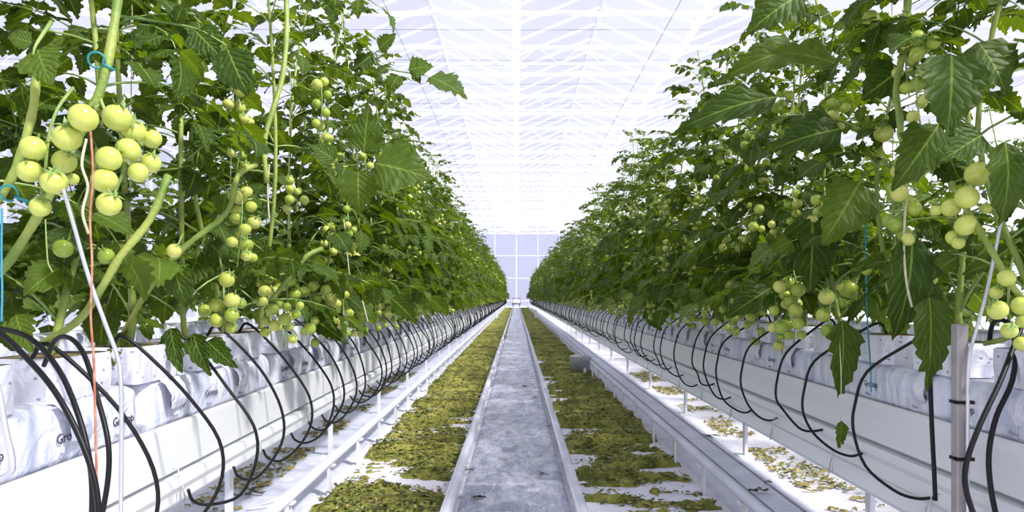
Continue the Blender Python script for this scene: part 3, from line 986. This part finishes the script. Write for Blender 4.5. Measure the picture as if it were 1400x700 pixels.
# ------------------------------------------------------------------ plants
class PlantSpec:
    """coordinates relative to the block top; aisle lies toward +X (mirrored for the right row)"""
    def __init__(s, seed, H=1.72, nleaf=44, ntruss=4):
        r = random.Random(seed)
        dy = r.uniform(-.25, .25)
        s.pts = smooth_path([(0, 0, -.01), (.01, dy * .25, .12), (r.uniform(-.05, .08), dy, H * .33), (r.uniform(-.06, .06), dy + r.uniform(-.12, .12), H * .66), (r.uniform(-.04, .04), dy + r.uniform(-.18, .18), H)], 20)
        n = len(s.pts)
        s.rad = [.0105 * (1 - .62 * i / (n - 1)) for i in range(n)]
        s.leaves = []; s.truss = []
        az = r.uniform(0, 6.28)
        for k in range(nleaf):
            t = .10 + .90 * (k + r.random() * .6) / nleaf
            p = s.pts[min(n - 1, int(t * (n - 1)))]
            az += 2.4 + r.uniform(-.3, .3)
            if math.cos(az) < -.3 and r.random() < .35: az += 2.6   # more leaves reach for the aisle
            sc = 1.0 if t < .5 else 1.0 - .50 * (t - .5) / .5
            sc *= r.uniform(.78, 1.12)
            if math.cos(az) > .2 and t > .5: sc *= .85
            pitch = (-.30 + .75 * t) + r.uniform(-.25, .25)
            M = Matrix.Translation(Vector(p)) @ Matrix.Rotation(az, 4, 'Z') @ Matrix.Rotation(-pitch, 4, 'Y') @ Matrix.Rotation(r.uniform(-.4, .4), 4, 'X') @ Matrix.Diagonal((sc, sc, sc, 1))
            if t < .5 and math.cos(az) > .3 and r.random() < .35: continue
            li = r.randrange(NLS)
            low = min((M @ Vector(q)).z for q in SPECS[li].pts)
            if low < .06: 
                M = M @ Matrix.Rotation(-.75, 4, 'Y')
                low = min((M @ Vector(q)).z for q in SPECS[li].pts)
                if low < .07 and r.random() < .93: continue
            s.leaves.append((li, M))
        for k in range(ntruss):
            t = .10 + .19 * k + r.uniform(-.04, .04)
            p = s.pts[min(n - 1, int(t * (n - 1)))]
            a = r.uniform(-.8, .8)
            sc = r.uniform(.9, 1.1)
            z = max(p[2], .14)
            M = Matrix.Translation((p[0] + .10, p[1], z + .03)) @ Matrix.Rotation(a, 4, 'Z') @ Matrix.Diagonal((sc, sc, sc, 1))
            if k == 0 or t < .25: M = Matrix.Translation((p[0] + .15, p[1], max(z, .16) + .05)) @ Matrix.Rotation(a, 4, 'Z') @ Matrix.Diagonal((sc, sc, sc, 1))
            s.truss.append((r.randrange(len(TR)), M))
    def stem(s, seg=8):
        return tube(s.pts, s.rad, seg)
    def foliage(s):
        return join([tf(LEAF_LO_T[i], M) for i, M in s.leaves])
    def fruit(s):
        return join([tf(TR_JOIN_T[i], M) for i, M in s.truss])

PS = [PlantSpec(700 + i) for i in range(10)]
STEM_ME = [mesh('stem', p.stem(), [STEM]) for p in PS]
FOL_ME = [mesh('foliage', p.foliage(), [LEAF, PETI]) for p in PS[:6]]
FRU_ME = [mesh('trusses', p.fruit(), [FRUIT, PETI]) for p in PS[:6]]
STRING_ME = mesh('support_string', tube([(0, 0, 0), (.01, .02, 1.2), (0, .03, 3.3 - ZS - .095 - 1.0)], .0016, 4), [TWINE_W])
# open spots of the photo: x0, x1, y0, y1 and the depth of what shows there
ZONES = [(25, 225, 130, 300, 1.40), (80, 110, 60, 140, 1.30), (275, 335, 365, 460, 2.2), (355, 435, 400, 460, 2.5), (385, 420, 240, 292, 3.0), (1275, 1355, 220, 345, 1.9), (1355, 1400, 365, 480, 1.75),
         (1050, 1150, 380, 470, 2.75), (1225, 1250, 150, 215, 2.1), (480, 595, 140, 290, 2.8), (385, 400, 0, 120, 2.5), (0, 60, 320, 380, 1.4), (0, 260, 425, 560, 1.6), (250, 345, 225, 330, 2.0),
         (1270, 1400, 440, 560, 1.9), (1140, 1300, 440, 480, 2.4), (1355, 1380, 310, 400, 1.8)]
def in_zone(q, m=0):
    if q.y < .25: return True
    px = 706 + q.x / q.y * FPX; py = 405 - (q.z - CAMZ) / q.y * FPX
    if q.y < 1.0 and -150 < px < 1550: return True
    for a, b, c, e, Y in ZONES:
        if a - m < px < b + m and c - m < py < e + m and q.y < Y + .03: return True
    return False
def covers(W, sp):
    for li, ml in sp.items:
        B = W @ ml
        for t in (.3, .7, 1.0):
            if in_zone(B @ Vector((t, 0, -.2 * t * t)), 8): return True
        for u in (-.3, .3):
            if in_zone(B @ Vector((.5, u, -.05)), 4): return True
    return False
PLANTS = {}
r = random.Random(77)
MIR = Matrix.Diagonal((-1, 1, 1, 1))
for s, d in SIDES.items():
    i = 0; y = d['y0']; nm = d['n']
    farp = []
    while y < END_Y - .4:
        if y > 49:
            k = r.randrange(6); A = Matrix.Translation((d['face'] + s * .10, y, ZS + .094)) @ Matrix.Rotation(r.uniform(-.5, .5) + (math.pi if s > 0 else 0), 4, 'Z')
            farp.append(tf(join([PS[k].foliage(), PS[k].fruit()]), A)); y += d['pitch']; continue
        lab = (f"tall leafy tomato plant of the {nm} row, {ORD[i]} plant from the near end" if i < 30 else f"tall leafy tomato plant farther along the {nm} row")
        root = bpy.data.objects.new('tomato_plant', None); COL.objects.link(root)
        root.location = (d['face'] + s * .10, y, ZS + .094)
        root['label'] = lab; root['category'] = 'plant'; root['group'] = f'tomato plants of the {nm} row'
        root.empty_display_size = .1
        root.rotation_euler = (0, 0, r.uniform(-.5, .5) + (math.pi if s > 0 else 0))
        k = r.randrange(10)
        zsc = r.uniform(.90, 1.06)
        if y < 25:
            spec = PS[k]
            lod = 0 if y < 3.3 else (1 if y < 9 else 2)
            obj('stem', STEM_ME[k], root)
            W = Matrix.Translation(root.location) @ root.rotation_euler.to_matrix().to_4x4() @ Matrix.Diagonal((1, 1, zsc, 1))
            for li, M in spec.leaves:
                if y < 3.6 and covers(W @ M, SPECS[li]): continue      # pruned where the photo shows open clusters
                leaf_obj(root, li, M, lod)
            for ti, M in spec.truss:
                if s < 0 and y < 2.0: continue
                if y < 3.6 and in_zone(W @ M @ Vector((.1, 0, -.1)), 40): continue
                truss_obj(root, ti, M, 1 if y < 7 else 2)
            if y < 12 and i % 2 == 0: obj('support_string', STRING_ME, root)
        else:
            k %= 6
            obj('stem', STEM_ME[k], root)
            obj('foliage', FOL_ME[k], root, kind='stuff')
            obj('trusses', FRU_ME[k], root, kind='stuff')
        root.scale = (1, 1, zsc)
        PLANTS[(s, i)] = root
        i += 1; y += d['pitch']
    obj('tomato_plants', mesh('tomato_plants', join(farp), [LEAF, PETI]), label=f'tomato plants at the very far end of the {nm} row', cat='plants', kind='stuff')
# second rows behind, seen through the gaps
for s, x in ((-1, -2.87), (1, 3.12)):
    nm = 'left' if s < 0 else 'right'
    rows = []
    for i in range(46):
        k = r.randrange(6)
        A = Matrix.Translation((x, .8 + i * .42, ZS)) @ Matrix.Rotation(r.uniform(0, 6.28), 4, 'Z') @ Matrix.Diagonal((1, 1, r.uniform(.82, .95), 1))
        rows.append(tf(join([PS[k].foliage(), tf(PS[k].stem(5), Matrix(), 1)]), A))
    obj('tomato_foliage', mesh('tomato_foliage', join(rows), [LEAF, PETI]), label=f'foliage of the next row of plants behind the {nm} row', cat='foliage', kind='stuff')

# ------------------------------------------------------------------ particular leaves, stems and tomatoes of the photograph
def nearest(s, y):
    d = SIDES[s]
    i = max(0, int(round((y - d['y0']) / d['pitch'])))
    return PLANTS[(s, i)]
bpy.context.view_layer.update()
def in_plant(p, M):
    return p.matrix_world.inverted() @ M
def hero_leaflet(s, base, tip, wid, var, up=(0, 0, 1), parent=None):
    a = Vector(PX(*base)); b = Vector(PX(*tip)); dv = b - a; L = dv.length
    sc = L / 1.0
    M = Matrix.Translation(a) @ frame(dv, up).to_4x4() @ Matrix.Diagonal((sc, sc * wid, sc, 1))
    p = nearest(s, a.y)
    if parent is None:
        return obj('leaf', LFLT_ME[var], p, in_plant(p, M))
    return obj('leaflet', LFLT_ME[var], parent, parent.matrix_world.inverted() @ M)
def hero_leaf(s, path, leaflets, rad=.006):
    """a compound leaf drawn as one stalk with its leaflets (base, tip, width, variant, up)"""
    pts = smooth_path([PX(*p) for p in path], 14)
    p = nearest(s, pts[0][1])
    o = obj('leaf', mesh('leaf', tube(pts, [rad * (1 - .6 * i / (len(pts) - 1)) for i in range(len(pts))], 6), [PETI]), p, p.matrix_world.inverted())
    bpy.context.view_layer.update()
    for base, tip, w, var, up in leaflets: hero_leaflet(s, base, tip, w, var, up, o)
C_ = (0.0, -1.0, .35)   # blade facing the camera
# leaf reaching far over the aisle (top left of centre)
hero_leaf(-1, [(440, 20, 3.9), (500, 62, 3.8), (520, 90, 3.75), (560, 100, 3.7), (585, 104, 3.65)], [
    ((580, 103, 3.65), (642, 122, 3.55), 1.0, 1, (.1, -.8, 1)), ((555, 98, 3.7), (590, 84, 3.65), 1.2, 2, C_), ((548, 100, 3.7), (527, 124, 3.65), 1.2, 3, C_),
    ((515, 70, 3.75), (540, 44, 3.7), 1.1, 4, C_), ((510, 75, 3.78), (482, 92, 3.7), 1.2, 0, C_), ((530, 92, 3.74), (514, 100, 3.7), 1.2, 5, C_), ((565, 100, 3.68), (575, 112, 3.66), 1.2, 6, C_)])
hero_leaf(-1, [(440, 10, 3.6), (470, -8, 3.55), (500, -2, 3.5), (520, 10, 3.45)], [
    ((518, 8, 3.45), (552, 34, 3.4), .7, 3, (1, -.2, 1)), ((490, -4, 3.5), (488, 24, 3.48), .9, 1, C_), ((460, -5, 3.55), (452, 30, 3.5), 1.0, 5, C_)])
# the broad light leaf in the left row
hero_leaf(-1, [(440, 218, 2.9), (478, 226, 2.82), (500, 220, 2.78)], [
    ((497, 218, 2.78), (502, 140, 2.75), 1.0, 0, C_), ((503, 222, 2.78), (590, 236, 2.72), 1.25, 1, C_), ((490, 228, 2.80), (488, 290, 2.76), 1.3, 2, C_), ((462, 222, 2.85), (425, 196, 2.8), 1.2, 4, C_)], .005)
hero_leaf(-1, [(150, 20, 1.75), (220, 30, 1.7), (270, 40, 1.68), (310, 62, 1.66)], [
    ((215, 30, 1.7), (208, 82, 1.66), 1.3, 2, C_), ((262, 38, 1.68), (300, 74, 1.65), 1.35, 0, C_), ((308, 60, 1.66), (332, 120, 1.62), 1.2, 3, C_), ((240, 34, 1.68), (250, 2, 1.66), 1.2, 4, C_)], .004)
hero_leaf(-1, [(70, 30, 1.35), (50, 60, 1.3), (45, 75, 1.28)], [
    ((50, 62, 1.3), (62, 108, 1.26), 1.3, 1, C_), ((48, 60, 1.3), (8, 46, 1.28), 1.3, 5, C_)], .004)
hero_leaf(-1, [(250, 320, 2.0), (236, 350, 1.95)], [((236, 348, 1.95), (246, 420, 1.9), .9, 3, C_)], .003)
# leaf tips hanging over the left blocks
for b, t, w, v in (((232, 440, 2.05), (242, 510, 1.98), .6, 1), ((262, 450, 2.1), (280, 512, 2.02), .55, 2), ((278, 462, 2.1), (318, 503, 2.02), .6, 4), ((170, 448, 1.9), (150, 500, 1.84), .6, 5),
                   ((420, 430, 3.0), (472, 462, 2.9), .6, 6), ((20, 425, 1.3), (30, 480, 1.26), .9, 2)):
    hero_leaflet(-1, b, t, w, v, C_)
# right row
for b, t, w, v in (((1268, 388, 1.95), (1284, 536, 1.86), .55, 1), ((1246, 300, 2.0), (1252, 470, 1.92), .62, 3), ((1150, 425, 2.4), (1160, 548, 2.30), .5, 2), ((1110, 285, 2.55), (1112, 400, 2.45), .95, 0),
                   ((1300, 60, 1.85), (1304, 180, 1.78), 1.0, 4), ((1330, 50, 1.9), (1392, 120, 1.82), 1.1, 5), ((1110, 60, 2.7), (1000, 84, 2.6), .62, 6), ((1150, 90, 2.5), (1060, 56, 2.45), .7, 1),
                   ((1160, 175, 2.4), (1062, 190, 2.35), .8, 2), ((1080, 130, 2.9), (930, 150, 2.8), .55, 3), ((1180, 240, 2.3), (1130, 330, 2.22), .9, 5), ((1290, 160, 1.9), (1230, 250, 1.85), .9, 6),
                   ((1350, 180, 1.75), (1290, 215, 1.7), .9, 0), ((1370, 180, 1.75), (1400, 300, 1.68), .8, 3), ((1240, 90, 2.2), (1180, 130, 2.15), 1.1, 4), ((1100, -10, 2.9), (1030, 30, 2.8), .9, 2),
                   ((1060, 390, 2.9), (1000, 430, 2.8), .7, 2), ((880, 420, 6.0), (905, 452, 5.9), .8, 4)):
    hero_leaflet(1, b, t, w, v, C_)
# thick stems close to the camera
def hero_stem(s, path, rad, mat=STEM):
    pts = smooth_path([PX(*p) for p in path], 22); p = nearest(s, pts[0][1])
    n = len(pts)
    return obj('stem', mesh('stem', tube(pts, [rad * (1 + .10 * math.sin(i * 1.9)) for i in range(n)], 10), [mat]), p, p.matrix_world.inverted())
hero_stem(-1, [(-60, 420, 1.5), (0, 372, 1.42), (38, 318, 1.36), (70, 262, 1.34), (100, 200, 1.33), (135, 130, 1.34), (152, 60, 1.36), (165, -30, 1.4)], .0085)
hero_stem(-1, [(50, 475, 1.6), (105, 440, 1.55), (135, 400, 1.5), (165, 350, 1.5), (205, 300, 1.52), (230, 240, 1.55)], .008)
hero_stem(-1, [(-30, 300, 1.3), (5, 262, 1.3), (25, 220, 1.3), (45, 150, 1.32), (50, 90, 1.34)], .0075)
hero_stem(-1, [(170, 455, 2.0), (200, 400, 1.95), (250, 340, 1.95), (310, 290, 1.97), (325, 240, 2.0), (350, 225, 2.05)], .008)
hero_stem(-1, [(365, 250, 2.4), (362, 190, 2.4), (385, 110, 2.45), (392, 40, 2.5), (390, -30, 2.55)], .0085)
hero_stem(-1, [(372, 410, 2.4), (395, 380, 2.35), (420, 350, 2.35), (440, 340, 2.4)], .008)
hero_stem(1, [(1240, 210, 2.1), (1232, 185, 2.05), (1230, 160, 2.05), (1225, 120, 2.1), (1238, 50, 2.15), (1240, -30, 2.2)], .0095)
hero_stem(1, [(1440, 430, 1.75), (1395, 405, 1.7), (1360, 350, 1.72), (1330, 300, 1.8), (1300, 250, 1.9)], .0075)
hero_stem(1, [(1345, 470, 1.95), (1380, 460, 1.9), (1400, 430, 1.9)], .007)

def hero_truss(s, path, toms, me=TOM_HERO, rad=.003):
    pts = smooth_path([PX(*p) for p in path], 14); p = nearest(s, pts[0][1])
    o = obj('truss', mesh('truss', tube(pts, rad, 6), [PETI]), p, p.matrix_world.inverted())
    bpy.context.view_layer.update()
    inv = o.matrix_world.inverted()
    rr = random.Random(len(toms) * 7 + int(path[0][0]))
    for (px, py, dia, Y) in toms:
        R = dia * Y / FPX / 2
        M = Matrix.Translation(Vector(PX(px, py, Y))) @ Euler((rr.uniform(.25, .95), rr.uniform(-.5, .5), rr.uniform(0, 6))).to_matrix().to_4x4() @ Matrix.Diagonal((R, R, R, 1))
        obj('tomato', me, o, inv @ M)
hero_truss(-1, [(100, 120, 1.33), (78, 150, 1.28), (66, 190, 1.27), (62, 230, 1.27), (56, 270, 1.26)], [
    (114, 161, 39, 1.22), (92, 188, 38, 1.23), (45, 203, 34, 1.24), (88, 221, 32, 1.27), (40, 234, 32, 1.24), (74, 249, 35, 1.22), (55, 283, 28, 1.23), (100, 245, 16, 1.30)])
hero_truss(-1, [(135, 130, 1.34), (150, 165, 1.33), (172, 195, 1.32), (170, 230, 1.30), (150, 280, 1.28)], [
    (160, 161, 38, 1.30), (182, 180, 34, 1.34), (208, 190, 26, 1.36), (149, 217, 34, 1.24), (175, 206, 34, 1.29), (206, 223, 28, 1.33), (189, 236, 27, 1.28), (143, 247, 34, 1.24), (149, 279, 33, 1.22)])
hero_truss(-1, [(300, 350, 2.2), (305, 380, 2.15), (306, 430, 2.12), (304, 455, 2.1)], [
    (310, 382, 22, 2.08), (296, 417, 20, 2.12), (317, 411, 22, 2.1), (296, 438, 20, 2.11), (317, 431, 20, 2.09), (316, 448, 16, 2.12), (280, 425, 18, 2.16), (330, 415, 14, 2.16)], TOM_ME)
hero_truss(-1, [(370, 390, 2.5), (378, 410, 2.45), (382, 440, 2.4)], [
    (372, 423, 17, 2.4), (389, 437, 17, 2.4), (375, 445, 16, 2.42), (392, 420, 13, 2.45), (424, 449, 16, 2.4), (405, 430, 13, 2.5), (360, 412, 13, 2.46), (410, 418, 12, 2.55)], TOM_ME)
hero_truss(-1, [(395, 225, 3.0), (396, 250, 2.95), (396, 290, 2.9)], [(396, 247, 13, 2.9), (397, 259, 13, 2.88), (396, 273, 14, 2.88), (392, 285, 12, 2.9), (416, 274, 13, 2.95), (407, 262, 10, 2.95)], TOM_ME)
hero_truss(-1, [(474, 270, 3.4), (476, 300, 3.35), (478, 325, 3.3)], [(474, 286, 11, 3.3), (475, 308, 11, 3.3), (478, 320, 10, 3.3), (470, 298, 9, 3.32), (484, 314, 9, 3.34)], TOM_ME)
hero_truss(-1, [(452, 230, 2.9), (460, 238, 2.8)], [(238, 343, 20, 1.55), (86, 340, 26, 1.45), (145, 350, 22, 1.5)], TOM_ME)
hero_truss(1, [(1360, 220, 2.0), (1335, 245, 1.92), (1320, 280, 1.88), (1315, 330, 1.86)], [
    (1337, 238, 34, 1.84), (1322, 270, 31, 1.80), (1320, 308, 29, 1.80), (1300, 284, 26, 1.86), (1303, 325, 20, 1.86), (1310, 332, 18, 1.84), (1348, 285, 16, 1.82), (1280, 287, 16, 1.88)])
hero_truss(1, [(1385, 350, 1.80), (1380, 380, 1.74), (1378, 430, 1.70)], [
    (1376, 380, 24, 1.70), (1364, 424, 27, 1.66), (1396, 418, 26, 1.68), (1380, 452, 22, 1.66), (1362, 400, 18, 1.74), (1396, 470, 20, 1.68), (1398, 440, 18, 1.72)])
hero_truss(1, [(1085, 370, 2.8), (1090, 400, 2.75), (1088, 440, 2.7)], [
    (1066, 392, 18, 2.7), (1091, 396, 20, 2.68), (1088, 424, 19, 2.66), (1091, 443, 17, 2.64), (1068, 448, 18, 2.64), (1056, 448, 14, 2.68), (1067, 460, 11, 2.66), (1080, 412, 18, 2.7), (1058, 425, 14, 2.72)], TOM_ME)
hero_truss(1, [(1130, 380, 2.6), (1135, 410, 2.55), (1132, 450, 2.5)], [
    (1130, 406, 22, 2.5), (1125, 431, 19, 2.48), (1132, 452, 19, 2.46), (1150, 392, 14, 2.55), (1185, 370, 14, 2.4), (1160, 395, 26, 2.55)], TOM_ME)
hero_truss(1, [(1270, 340, 2.2), (1272, 370, 2.15)], [(1270, 366, 14, 2.1), (1274, 382, 15, 2.1), (1262, 377, 12, 2.12), (1250, 372, 10, 2.15)], TOM_ME)
hero_truss(1, [(1035, 280, 3.1), (1040, 300, 3.05)], [(1030, 310, 14, 3.0), (1041, 313, 10, 3.0), (1055, 307, 11, 3.0), (1057, 317, 9, 3.0), (1038, 286, 14, 3.05), (1025, 280, 7, 3.05)], TOM_ME)
hero_truss(1, [(1190, 170, 2.5), (1175, 200, 2.4)], [(1208, 182, 26, 2.3), (1172, 208, 17, 2.4), (1166, 226, 10, 2.42), (1188, 213, 12, 2.38), (1190, 25, 22, 2.4), (1148, 35, 14, 2.5)], TOM_ME)

# dangling dry leaf over the right gutter, teal clips
p = nearest(1, 2.5)
obj('dry_tendril', mesh('dry_tendril', tube(smooth_path([PX(1148, 470, 2.3), PX(1150, 520, 2.26), PX(1149, 575, 2.24), PX(1150, 610, 2.24)], 12), .0012, 5), [TWINE_W]), p, p.matrix_world.inverted())
hero_leaflet(1, (1150, 570, 2.24), (1151, 618, 2.22), .5, 2, C_)
def clip(x, y, Y, lab):
    t = tube([(.014 * math.cos(a), 0, .014 * math.sin(a)) for a in np.linspace(0, 5.6, 14)], .0022, 6)
    t = join([t, box(.010, .032, -.003, .003, -.004, .001)])
    obj('stem_clip', mesh('stem_clip', t, CLIP), loc=tuple(PX(x, y, Y)), label=lab, cat='clip').rotation_euler = (.3, .4, .5)
clip(132, 82, 1.335, 'teal plastic clip round the thick stem above the pale tomatoes')
clip(12, 264, 1.29, 'teal plastic clip on the stem at the left edge of the photo')

# ------------------------------------------------------------------ litter strips
def litter(x0, x1, seed, label, bare):
    ts = []
    for (ya, yb, st) in ((1.6, 6.5, .014), (6.5, 16, .035), (16, END_Y - .3, .10)):
        xs = np.arange(x0, x1 + st, st if st < .05 else .05); ys = np.arange(ya, yb + st, st)
        X, Y = np.meshgrid(xs, ys)
        n1 = fbm(X * .8, Y * 3.2, 3.2, seed, 6)
        n2 = fbm(X, Y, 26, seed + 1, 3)
        e = np.minimum(1, np.minimum(X - x0, x1 - X) / .06)
        if bare > 0: e = np.minimum(e, (X - x0) / bare * .8)
        else: e = np.minimum(e, 1)
        near = np.clip((Y - 1.6) / 8, 0, 1)
        th = .475 - .13 * near - (.05 * np.clip((X - x0) * 3, 0, 1) if bare > 0 else 0)
        Z = (n1 - th) * .16 - (1 - np.clip(e, 0, 1)) * .022 + (n2 - .5) * .05
        Z = np.minimum(Z, .05)
        nx = len(xs); ny = len(ys)
        keep = Z > -.006
        v = np.stack([X.ravel(), Y.ravel(), Z.ravel()], 1)
        K = keep
        f = [(j * nx + i, j * nx + i + 1, (j + 1) * nx + i + 1, (j + 1) * nx + i) for j in range(ny - 1) for i in range(nx - 1)
             if K[j, i] or K[j, i + 1] or K[j + 1, i] or K[j + 1, i + 1]]
        ts.append(T(v, f))
    obj('leaf_litter', mesh('leaf_litter', join(ts), LITTER, False), label=label, cat='leaf litter', kind='stuff')
    # loose flakes: shrivelled leaf pieces lying on and round the mat
    rs = np.random.RandomState(seed + 9)
    N = 26000
    yy = 1.6 + (1 - np.sqrt(1 - rs.rand(N) * .985)) * 22
    xx = rs.uniform(x0 + .02, x1 - .01, N)
    dens = fbm(xx * .8, yy * 3.2, 3.2, seed, 6)
    ok = dens > (.46 - .14 * np.clip((yy - 1.6) / 8, 0, 1)) + rs.rand(N) * .05
    if bare > 0: ok |= (dens > .40) & (rs.rand(N) < .8) & (xx > x0 + .2)
    if bare > 0: ok &= (xx - x0) > bare * rs.rand(N)
    xx = xx[ok]; yy = yy[ok]; n = len(xx)
    sz = rs.uniform(.006, .021, n); th = rs.uniform(0, 6.28, n)
    zz = .004 + np.clip((dens[ok] - .5) * .22, 0, .045) + rs.rand(n) * .012
    ca, sa = np.cos(th), np.sin(th)
    quad = np.array([(-1, 0), (0, -.4), (1, 0), (0, .4)])
    V = np.zeros((n, 4, 3))
    for q in range(4):
        V[:, q, 0] = xx + sz * (quad[q, 0] * ca - quad[q, 1] * sa)
        V[:, q, 1] = yy + sz * (quad[q, 0] * sa + quad[q, 1] * ca)
        V[:, q, 2] = zz + rs.uniform(-.2, .8, n) * sz * .8
    V[:, :, 2] = np.maximum(V[:, :, 2], .002)
    f = [(4 * i, 4 * i + 1, 4 * i + 2, 4 * i + 3) for i in range(n)]
    obj('litter_flakes', mesh('litter_flakes', T(V.reshape(-1, 3), f, m=rs.choice([0, 0, 1, 2], n).tolist()), [FLAKE_G, FLAKE_Y, FLAKE_D], False),
        label=label.replace('mat of', 'loose flakes on the mat of'), cat='leaf litter', kind='stuff')
litter(-.875, -.32, 21, 'mat of green and ochre leaf litter left of the rails', 0)
litter(.31, .885, 33, 'mat of green and ochre leaf litter right of the rails', .20)
def litter2():
    rs = np.random.RandomState(5); N = 2600
    xx = rs.uniform(1.36, 1.62, N); yy = rs.uniform(1.8, 9, N); sz = rs.uniform(.01, .03, N); th = rs.uniform(0, 6.28, N)
    ok = fbm(xx, yy, 3, 8) > .47; xx, yy, sz, th = xx[ok], yy[ok], sz[ok], th[ok]; n = len(xx)
    quad = np.array([(-1, 0), (0, -.4), (1, 0), (0, .4)]); V = np.zeros((n, 4, 3))
    for q in range(4):
        V[:, q, 0] = xx + sz * (quad[q, 0] * np.cos(th) - quad[q, 1] * np.sin(th)); V[:, q, 1] = yy + sz * (quad[q, 0] * np.sin(th) + quad[q, 1] * np.cos(th))
        V[:, q, 2] = .003 + rs.rand(n) * .018
    return T(V.reshape(-1, 3), [(4 * i, 4 * i + 1, 4 * i + 2, 4 * i + 3) for i in range(n)], m=rs.choice([0, 1, 1], n).tolist())
obj('litter_flakes', mesh('litter_flakes', litter2(), [FLAKE_G, FLAKE_Y], False), label='yellow green leaf flakes on the floor beyond the right grey sheet', cat='leaf litter', kind='stuff')
t2 = litter2(); t2['v'][:, 0] *= -1; t2['v'][:, 0] += .16
obj('litter_flakes', mesh('litter_flakes', t2, [FLAKE_G, FLAKE_Y], False), label='yellow green leaf flakes on the floor under the left gutter', cat='leaf litter', kind='stuff')

# single fallen pieces of leaf
def scrap(px, py, sz, mat, label, var):
    Y = CAMZ / ((py - 405) / FPX); X = (px - 706) * Y / FPX
    rs = np.random.RandomState(var)
    ts = []
    for k in range(5):
        t = leaflet(6, sz * rs.uniform(.5, 1), sz * .5, var + k, cols=2, droop=-.2)
        t = tf(t, Matrix.Translation((rs.uniform(-.4, .4) * sz, rs.uniform(-.3, .3) * sz, .012 + k * .003)) @ Matrix.Rotation(rs.uniform(0, 6.28), 4, 'Z') @ Matrix.Rotation(rs.uniform(-.25, .25), 4, 'X'))
        t['v'][:, 2] = np.maximum(t['v'][:, 2], .003); ts.append(t)
    ts.append(tube([(-sz * .5, 0, .014), (0, .01, .02), (sz * .7, 0, .014)], .0025, 5))
    obj('fallen_leaf', mesh('fallen_leaf', join(ts), mat), loc=(X, Y, .012 if abs(X) < .26 else .004), label=label, cat='leaf')
for px, py, sz, mat, lab in (
        (345, 680, .07, FLAKE_D, 'dark shrivelled leaf on the left grey sheet near the front'), (318, 683, .05, FLAKE_D, 'small dark leaf scrap left of the larger one on the grey sheet'),
        (750, 588, .035, FLAKE_G, 'bright green leaf scrap on the aisle film beside the right rail'), (640, 650, .04, FLAKE_D, 'dark leaf scrap on the film beside the left rail'),
        (742, 656, .03, FLAKE_D, 'tiny dark scrap on the right half of the aisle film'), (720, 532, .06, FLAKE_D, 'dark leaf scrap across the middle of the aisle film'),
        (667, 530, .05, FLAKE_D, 'dark scrap near the left rail halfway down the film'), (730, 548, .05, FLAKE_G, 'greenish scrap on the film near the right rail'),
        (655, 688, .05, FLAKE_D, 'curled dark stem on the film at the bottom left of the rails'), (1080, 652, .05, FLAKE_D, 'flat dark leaf on the white floor beside the right sheet'),
        (975, 600, .07, FLAKE_D, 'dark leaf lying on the right grey sheet behind the pipe'), (1035, 676, .07, FLAKE_D, 'long dark leaf on the right grey sheet near the front'),
        (1050, 665, .03, FLAKE_D, 'tiny dark scrap beside the long leaf on the right sheet')):
    scrap(px, py, sz, mat, lab, int(px))

# ------------------------------------------------------------------ bucket, trolley, hook
bk = obj('metal_bucket', mesh('metal_bucket', lathe([(.001, .004), (.108, .004), (.112, .0), (.122, .21), (.126, .215), (.126, .222), (.118, .222), (.110, .02), (.001, .016)], 28), ZINC), loc=(.745, 8.55, .012),
         label='grey zinc bucket standing at the right pipe on the leaf litter', cat='bucket')
obj('handle', mesh('handle', tube([(.125 * math.cos(a), -.02 - .05 * math.sin(a), .215 - .08 * math.sin(a)) for a in np.linspace(0, math.pi, 14)], .004, 6), ROD), bk)
obj('label_sticker', mesh('label_sticker', join([T([(.1235 * math.cos(a), .1235 * math.sin(a), z) for a in np.linspace(-1.35, -1.05, 4) for z in (.03, .09)], [(0, 2, 3, 1), (2, 4, 5, 3), (4, 6, 7, 5)])]), WHITE), bk)
lid = obj('cloth_scrap', mesh('cloth_scrap', tf(leaflet(8, .14, .12, 9), Matrix.Translation((-.03, 0, 0))), WHITE), loc=(.745, 8.55, .236), label='white scrap of film lying over the rim of the bucket', cat='film')
tr_ = obj('pipe_rail_trolley', None, loc=(-.0, 62, .03), label='dark pipe rail trolley parked at the far end of the aisle', cat='trolley')
obj('deck', mesh('deck', box(-.36, .36, -.6, .6, .22, .30), DARK, False), tr_)
obj('frame', mesh('frame', join([tube([(sx * .32, sy * .55, .3), (sx * .32, sy * .55, .75)], .02, 6) for sx in (-1, 1) for sy in (-1, 1)] + [box(-.34, .34, -.57, -.53, .72, .76), box(-.34, .34, .53, .57, .72, .76)]), DARK, False), tr_)
wh = mesh('wheel', tf(lathe([(.001, -.03), (.11, -.03), (.12, -.02), (.12, .02), (.11, .03), (.001, .03)], 16), Matrix.Rotation(math.pi / 2, 4, 'Y')), DARK)
for sx in (-1, 1):
    for sy in (-1, 1): obj('wheel', wh, tr_, Matrix.Translation((sx * .28, sy * .45, .12)))
obj('crate', mesh('crate', join([box(-.28, .28, -.3, .3, .31, .60)]), GUTTER, False), tr_)
hk = obj('wire_hook', mesh('wire_hook', tube(smooth_path([(-.10, -.10, .008), (0, -.04, .008), (.05, .05, .008), (.02, .08, .008), (-.02, .05, .008), (-.06, -.02, .008)], 24), .005, 6), WHITE), loc=(-1.06, 3.25, .004),
         label='bent white wire hook lying on the left grey sheet', cat='hook')
